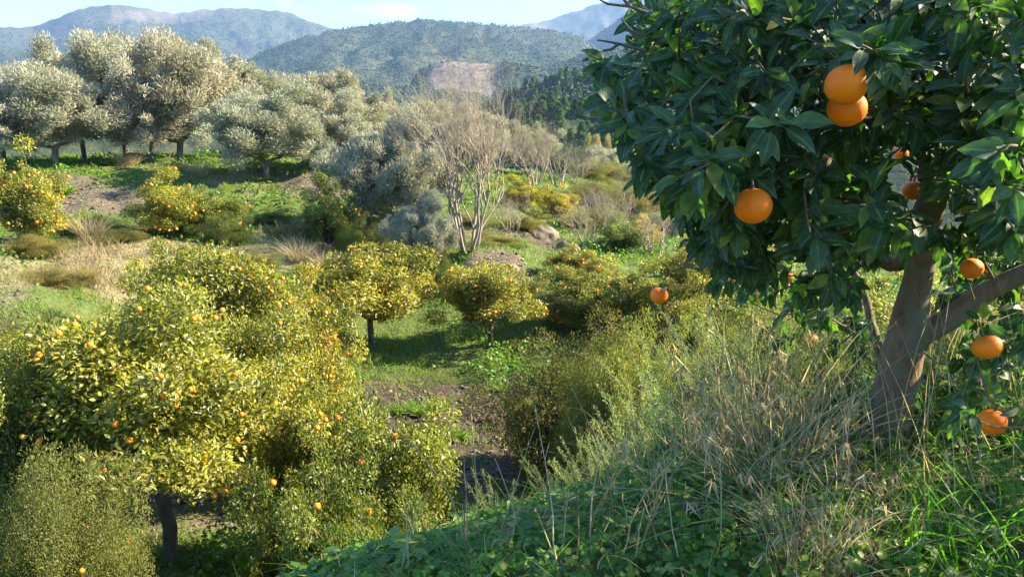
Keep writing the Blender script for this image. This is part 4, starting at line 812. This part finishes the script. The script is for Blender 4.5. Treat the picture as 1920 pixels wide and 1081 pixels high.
FR = [(1587, 158, 37, 1.0), (1588, 203, 34, 1.0), (1412, 386, 34, 1.0), (1236, 554, 17, 1.0), (1851, 650, 27, .86), (1860, 790, 26, 1), (1522, 638, 13, 1), (1712, 357, 18, 1), (1822, 503, 20, 1), (1690, 287, 12, 1), (1461, 468, 9, 1), (1800, 815, 10, 1), (1808, 395, 9, 1), (1480, 520, 8, 1)]
def samp(n, poly, d0, d1):
    px = rg.random(n * 3) * 900 + 1060; py = rg.random(n * 3) * 1000 - 80; k = inpoly(px, py, poly); px, py = px[k][:n], py[k][:n]
    lo = d0 if np.isscalar(d0) else d0(px, py); return px, py, lo + (d1 - lo) * rg.random(len(px)) ** .9
def front(px, py): return 1.38 + .30 * np.clip((1500 - px) / 400, 0, 1) + .12 * np.abs(np.clip((py - 200) / 250, -1, 1)) + .14 * np.sin(px / 90.) * np.sin(py / 70.)
A = [samp(900, POLY, front, 3.1), samp(230, LOW1, 2.1, 3.3), samp(170, [(1300, 430), (1330, 540), (1450, 560), (1650, 560), (1660, 430)], 2.3, 3.3), samp(150, [(1240, 380), (1300, 450), (1340, 540), (1440, 520), (1560, 590), (1640, 540), (1650, 440), (1450, 420)], 1.9, 2.7), samp(130, [(1450, 430), (1440, 520), (1560, 580), (1650, 560), (1660, 430)], 2.6, 3.5), samp(260, LOW2, 1.75, 3.2), samp(220, LOW2, 3.0, 3.8), samp(170, [(1330, 520), (1400, 640), (1480, 700), (1640, 760), (1660, 540)], 3.2, 4.0), samp(90, [(1740, 430), (1760, 540), (1950, 520), (1950, 430)], 3.0, 3.6)]
px, py, pd = [np.concatenate([a[i] for a in A]) for i in range(3)]
k = np.ones(len(px), bool)
for fu, fv, fr_, _ in FR:
    fd = F * .04 / fr_; k &= ~((np.hypot(px - fu, py - fv - 8) < fr_ + 42 * 1.6 / pd) & (pd < fd + .08))
tv = np.interp(py, [430, 520, 640, 860], [1735, 1722, 1700, 1675]); k &= ~((np.abs(px - tv) < 95) & (py > 462) & (pd < 3.1))
k &= ~((py > 500) & (np.abs(py - np.interp(px, [1740, 1940], [625, 505])) < 45) & (px > 1720) & (pd < 3.0))
A1 = np.array([pt(a, b_, c) for a, b_, c in zip(px[k], py[k], pd[k])])
B = rg.normal(size=(2600, 3)); B = norm(B) * rg.random((2600, 1)) ** .4 * np.array([2.3, 1.35, 1.3]) + np.array([2.7, 2.45, .65]); bu_, bv_, bf = proj(B)  # out-of-view rest of the crown, shaped for where its shadow falls
k = ((bu_ > 1985) | (bv_ < -55)) & (bu_ > 1150) & (np.linalg.norm(B, axis=1) > 1.15) & (B[:, 2] > gh(B[:, 0], B[:, 1]) + .55) & (B[:, 1] > .7); B = B[k][:900]
B2 = np.stack([2.75 + 1.9 * rg.random(260), 1.5 + 2.4 * rg.random(260), -1 + 1.1 * rg.random(260)], 1); k = (proj(B2)[0] > 1990) & (B2[:, 2] > gh(B2[:, 0], B2[:, 1]) + .3); B = np.concatenate([B, B2[k]])  # unseen low leaves added past the right edge to shade trunk and grass
SPEC = np.array([pt(a, b_, F * .04 / c * 1.0) + np.array([0, 0.03, .055]) for a, b_, c, _ in FR])
ATT = np.concatenate([A1, B, SPEC])
nd_, pa, tips = grow(nodes, par, ATT, .22, .14, .10, rg)
tb = Tubes(); rad = draw_skel(tb, nd_, pa, tips, .0022, .045, .62, sides=(10, 6, 4))
for P_, rr_ in [(tr, [.102, .088, .078, .084, .080, .062, .056, .052, .045, .036]), ([tr[4]] + L1, [.06, .048, .043, .040, .038, .034, .026]), ([tr[6]] + L2, [.05, .042, .034, .026, .018, .010]), ([tr[9]] + L3, [.036, .03, .025, .018, .010]), ([tr[6]] + L4, [.045, .036, .03, .02, .012]), ([tr[7]] + L5, [.05, .04, .032, .025, .015]), ([tr[3]] + L7, [.026, .022, .020, .017, .010]), ([tr[9]] + L6, [.035, .03, .02, .012])]:
    P_ = np.array(P_); tt = np.linspace(0, len(P_) - 1, len(P_) * 5)
    def sm(vv_): 
        q = np.interp(tt, range(len(vv_)), vv_); return np.convolve(np.pad(q, 3, mode='edge'), np.array([1, 2, 3, 4, 3, 2, 1]) / 16, 'valid')
    Q = np.stack([sm(P_[:, i]) for i in range(3)], 1); r2 = sm(np.array(rr_)) * (1 + .07 * (fbm(tt * 1.3, tt * 0 + 3, 2, 12) - .5) * 2)
    big = P_ is not None and rr_[0] > .1
    tb.add(Q, r2, 28 if big else 14)
V = np.concatenate(tb.V); V = V + 0.009 * (np.stack([fbm(V[:, 0] * 14 + 5, V[:, 2] * 9, 3, 80), fbm(V[:, 1] * 14, V[:, 2] * 9, 3, 81), 0 * V[:, 0] + .5], 1) - .5) * ss(np.hypot(V[:, 0] - TB[0], V[:, 1] - 3), 2.5, .1)[:, None] * 2
DT = []
for q in [[(1215, 25, 1.75), (1180, 12, 1.75), (1140, 8, 1.74), (1118, -4, 1.74)], [(1180, 12, 1.75), (1165, -8, 1.75), (1150, -22, 1.75)], [(1210, 95, 1.75), (1160, 82, 1.75), (1120, 75, 1.76)], [(1205, 70, 1.75), (1180, 55, 1.75), (1165, 35, 1.76)], [(1160, 82, 1.75), (1148, 92, 1.75), (1130, 96, 1.75)], [(1310, 505, 2.6), (1280, 500, 3.0), (1250, 515, 3.25), (1236, 540, 3.29)], [(1250, 515, 3.25), (1215, 520, 3.28), (1205, 512, 3.3)]]:
    DT.append((path(*q), np.linspace(.0045, .0018, len(q))))
o_ = link('trunk', mesh_np('trunk', V, np.concatenate(tb.F), M['nearbark'], None, True), tree, tuple(-TB)); 
for grp in ([0, 1], [2, 4], [3], [5, 6]):
    dead = Tubes()
    for g_ in grp: dead.add(DT[g_][0], DT[g_][1], 5)
    link('dead_twig', dead.mesh('dead_twig', M['bark']), tree, tuple(-TB))
# leaf rosettes at the twig ends
nd_ = np.array(nd_); LP, LD, LN, LL = [], [], [], []
for j, tip in enumerate(tips[:len(tips)]):
    c = nd_[tip]; q = nd_[pa[tip]]; ax = norm((c - q)[None])[0]; uu_, vv_, _ = proj(c[None]); low = vv_[0] > 400
    ax = norm((ax + np.array([-.25, -.35, .15 - .5 * low]))[None])[0]; fruit_tip = j >= 0 and np.min(np.linalg.norm(SPEC - c, axis=1)) < .02
    n = rg.integers(9, 15); a_ = rg.random() * 6.28 + np.arange(n) * 2.4; e1 = norm(np.cross(ax, [0.1, .2, 1])[None])[0]; e2 = np.cross(ax, e1)
    if fruit_tip: n = 5; a_ = a_[:5]
    rd = np.cos(a_)[:, None] * e1 + np.sin(a_)[:, None] * e2; tt_ = rg.random(n) * .9
    P = c - ax * (.13 * (1 - tt_))[:, None]; D = norm(rd * (.95 - .5 * tt_[:, None]) + ax * (.35 + .5 * tt_[:, None]) + np.array([0, 0, -.18 - .45 * low]) + rg.normal(size=(n, 3)) * .16)
    if fruit_tip: D = norm(rd * .9 + np.array([0, -.1, .25])); P = np.repeat(c[None], n, 0) + [0, 0, .01]
    LP.append(P + D * .012); LD.append(D); LN.append(norm(ax * .7 + np.array([0, -.25, .75]) + rg.normal(size=(n, 3)) * .22)); LL.append((.072 if not fruit_tip else .064) * (.6 + .55 * rg.random(n)))
LP, LD, LN, LL = map(np.concatenate, (LP, LD, LN, LL))
lu, lv, lf = proj(LP + LD * LL[:, None] * .5); k = np.ones(len(LP), bool)
for fu, fv, fr_, _ in FR: k &= ~((np.hypot(lu - fu, lv - fv - fr_ * .35) < fr_ * 1.0) & (lf < F * .04 / fr_ * 1.05))
tv = np.interp(lv, [430, 520, 640, 860], [1735, 1722, 1700, 1675]); k &= ~((np.abs(lu - tv) < 62) & (lv > 490) & (lf < 3.0))
LP, LD, LN, LL = LP[k], LD[k], LN[k], LL[k]
V, Fc, rn = leafmesh(LP, LD, LN, LL, LL * (.38 + .14 * rg.random(len(LL))), 'full', .30, .32, rg)
link('crown', mesh_np('crown', V, Fc, M['citrus_near'], {'rnd': rn, 'mid': np.tile([0, 1, 0], len(V) // 3), 'tt': np.tile(np.repeat([0, .07, .18, .34, .52, .70, .86, 1.0], 3), len(V) // 24)}, True), tree, tuple(-TB))
def sphere(r, seg=40, ring=24, sq=.96):
    th = np.linspace(0, math.pi, ring + 1)[1:-1]; ph = np.arange(seg) * 2 * math.pi / seg
    V = [(0, 0, r * sq * .965)]; 
    for t_ in th: 
        for p_ in ph: V.append((r * math.sin(t_) * math.cos(p_), r * math.sin(t_) * math.sin(p_), r * sq * math.cos(t_) * (1 - .04 * max(0, math.cos(t_)) ** 8)))
    V.append((0, 0, -r * sq)); Fq = []; Ft = []
    for i in range(ring - 2):
        for j in range(seg): a_ = 1 + i * seg + j; b_ = 1 + i * seg + (j + 1) % seg; Fq.append((a_, a_ + seg, b_ + seg, b_))
    for j in range(seg): Ft.append((0, 1 + j, 1 + (j + 1) % seg)); o__ = 1 + (ring - 2) * seg; Ft.append((len(V) - 1, o__ + (j + 1) % seg, o__ + j))
    return mesh_np('orange_fruit', V, [np.array(Fq), np.array(Ft)], M['peel'], None, True)
BIG = sphere(.04); cx = Tubes(); cx.add([(0, 0, .034), (0, 0, .042), (.002, .001, .06)], [.006, .003, .0022], 8); CAL = cx.mesh('calyx', M['bark'])
for fu, fv, fr_, sq in FR:
    p = pt(fu, fv, F * .04 / fr_ * .98); o_ = link('orange_fruit', BIG, tree, tuple(p - TB), rg.random() * 6, (1, 1, sq)); o_.rotation_euler = (rg.normal() * .2, rg.normal() * .2, rg.random() * 6); link('calyx', CAL, o_)

# ------------------------------------------------------------------ air
hm_ = bpy.data.materials.new('haze_air'); hm_.use_nodes = True; t = hm_.node_tree; t.nodes.clear()
pv = t.nodes.new('ShaderNodeVolumePrincipled'); pv.inputs['Color'].default_value = (.36, .60, 1, 1); pv.inputs['Density'].default_value = .65e-4; pv.inputs['Anisotropy'].default_value = .2
o = t.nodes.new('ShaderNodeOutputMaterial'); t.links.new(pv.outputs[0], o.inputs['Volume'])
bx = np.array([(x, y, z) for x in (-9600, 9600) for y in (-9600, 9600) for z in (float(ZZ.min()) - 60, float(ZZ.max()) + 60)])
link('haze', mesh_np('haze', bx, np.array([(0, 1, 3, 2), (4, 6, 7, 5), (0, 4, 5, 1), (2, 3, 7, 6), (0, 2, 6, 4), (1, 5, 7, 3)]), hm_), kind='stuff', label='thin blue air haze over the distant hills', category='haze')

# taller wild growth on the bank shoulder around and left of the near trunk
x, y, z, rg = scat(26000, .3, 5.2, 1.7, 6.5, 44); cl = fbm(x * 1.8 + 7, y * 1.8, 3, 75); w_ = ss(x + .25 * y, 1.2, 2.0); k = rg.random(len(x)) < w_ * ss(cl, .38, .62) * .42; P = np.stack([x, y, z - .02], 1)[k]
V, Fc, rn = strands(P, rdir(len(P), rg) * .38 + np.array([0, 0, 1.0]), .18 + .38 * rg.random(len(P)) ** 1.4, .0055, .55, 5, rg); stuff('tall_wild_grass', V, Fc, rn * .9, 'clover', 'tall green wild grass rising around the near trunk', 'grass')
x, y, z, rg = scat(5200, .3, 5.2, 2.3, 6.5, 45); k = rg.random(len(x)) < ss(x + .25 * y, 1.3, 2.1) * .2; P = np.stack([x, y, z - .02], 1)[k]
V, Fc, rn = strands(P, rdir(len(P), rg) * .22 + np.array([-.05, 0, 1.0]), .5 + .55 * rg.random(len(P)), .0038, .28, 5, rg); stuff('tall_dry_stems', V, Fc, rn, 'straw', 'tall dry upright stems standing among the wild grass', 'dry grass')
# broad leaved weeds in the bank cover
x, y, z, rg = scat(5200, -3.2, 5.2, .9, 6, 46); cl = fbm(x * 1.1 + 3, y * 1.1, 3, 76); k = rg.random(len(x)) < ss(cl, .42, .62); P = np.stack([x, y, z + .02 + .12 * rg.random(len(x))], 1)[k]; parts = []
for j in range(4):
    a_ = rg.random(len(P)) * 6.28; D = np.stack([np.cos(a_), np.sin(a_), .25 + .3 * rg.random(len(P))], 1); L_ = .05 + .05 * rg.random(len(P)); parts.append(leafmesh(P, D, np.array([0, 0, 1.0]) + rdir(len(P), rg) * .3, L_, L_ * .5, 'full', .25, .4, rg))
V, Fc, rn = cat2(parts); link('broad_weeds', mesh_np('broad_weeds', V, Fc, M['clover'], {'rnd': rn}, True), kind='stuff', label='broad leaved green weeds mixed into the clover on the near bank', category='weeds')

# litter and small dry stems lying in the clover
x, y, z, rg = scat(5000, -3, 5.2, .9, 6, 47); k = rg.random(len(x)) < .25 + .5 * ss(fbm(x * 1.3, y * 1.3, 3, 77), .45, .65); P = np.stack([x, y, z + .03 + .1 * rg.random(len(x))], 1)[k]
V, Fc, rn = strands(P, rdir(len(P), rg) * np.array([1, 1, .5]) + np.array([0, 0, .35]), .08 + .22 * rg.random(len(P)), .004, .5, 3, rg); stuff('dry_litter', V, Fc, rn, 'straw', 'short dry stems and litter caught in the clover', 'litter')
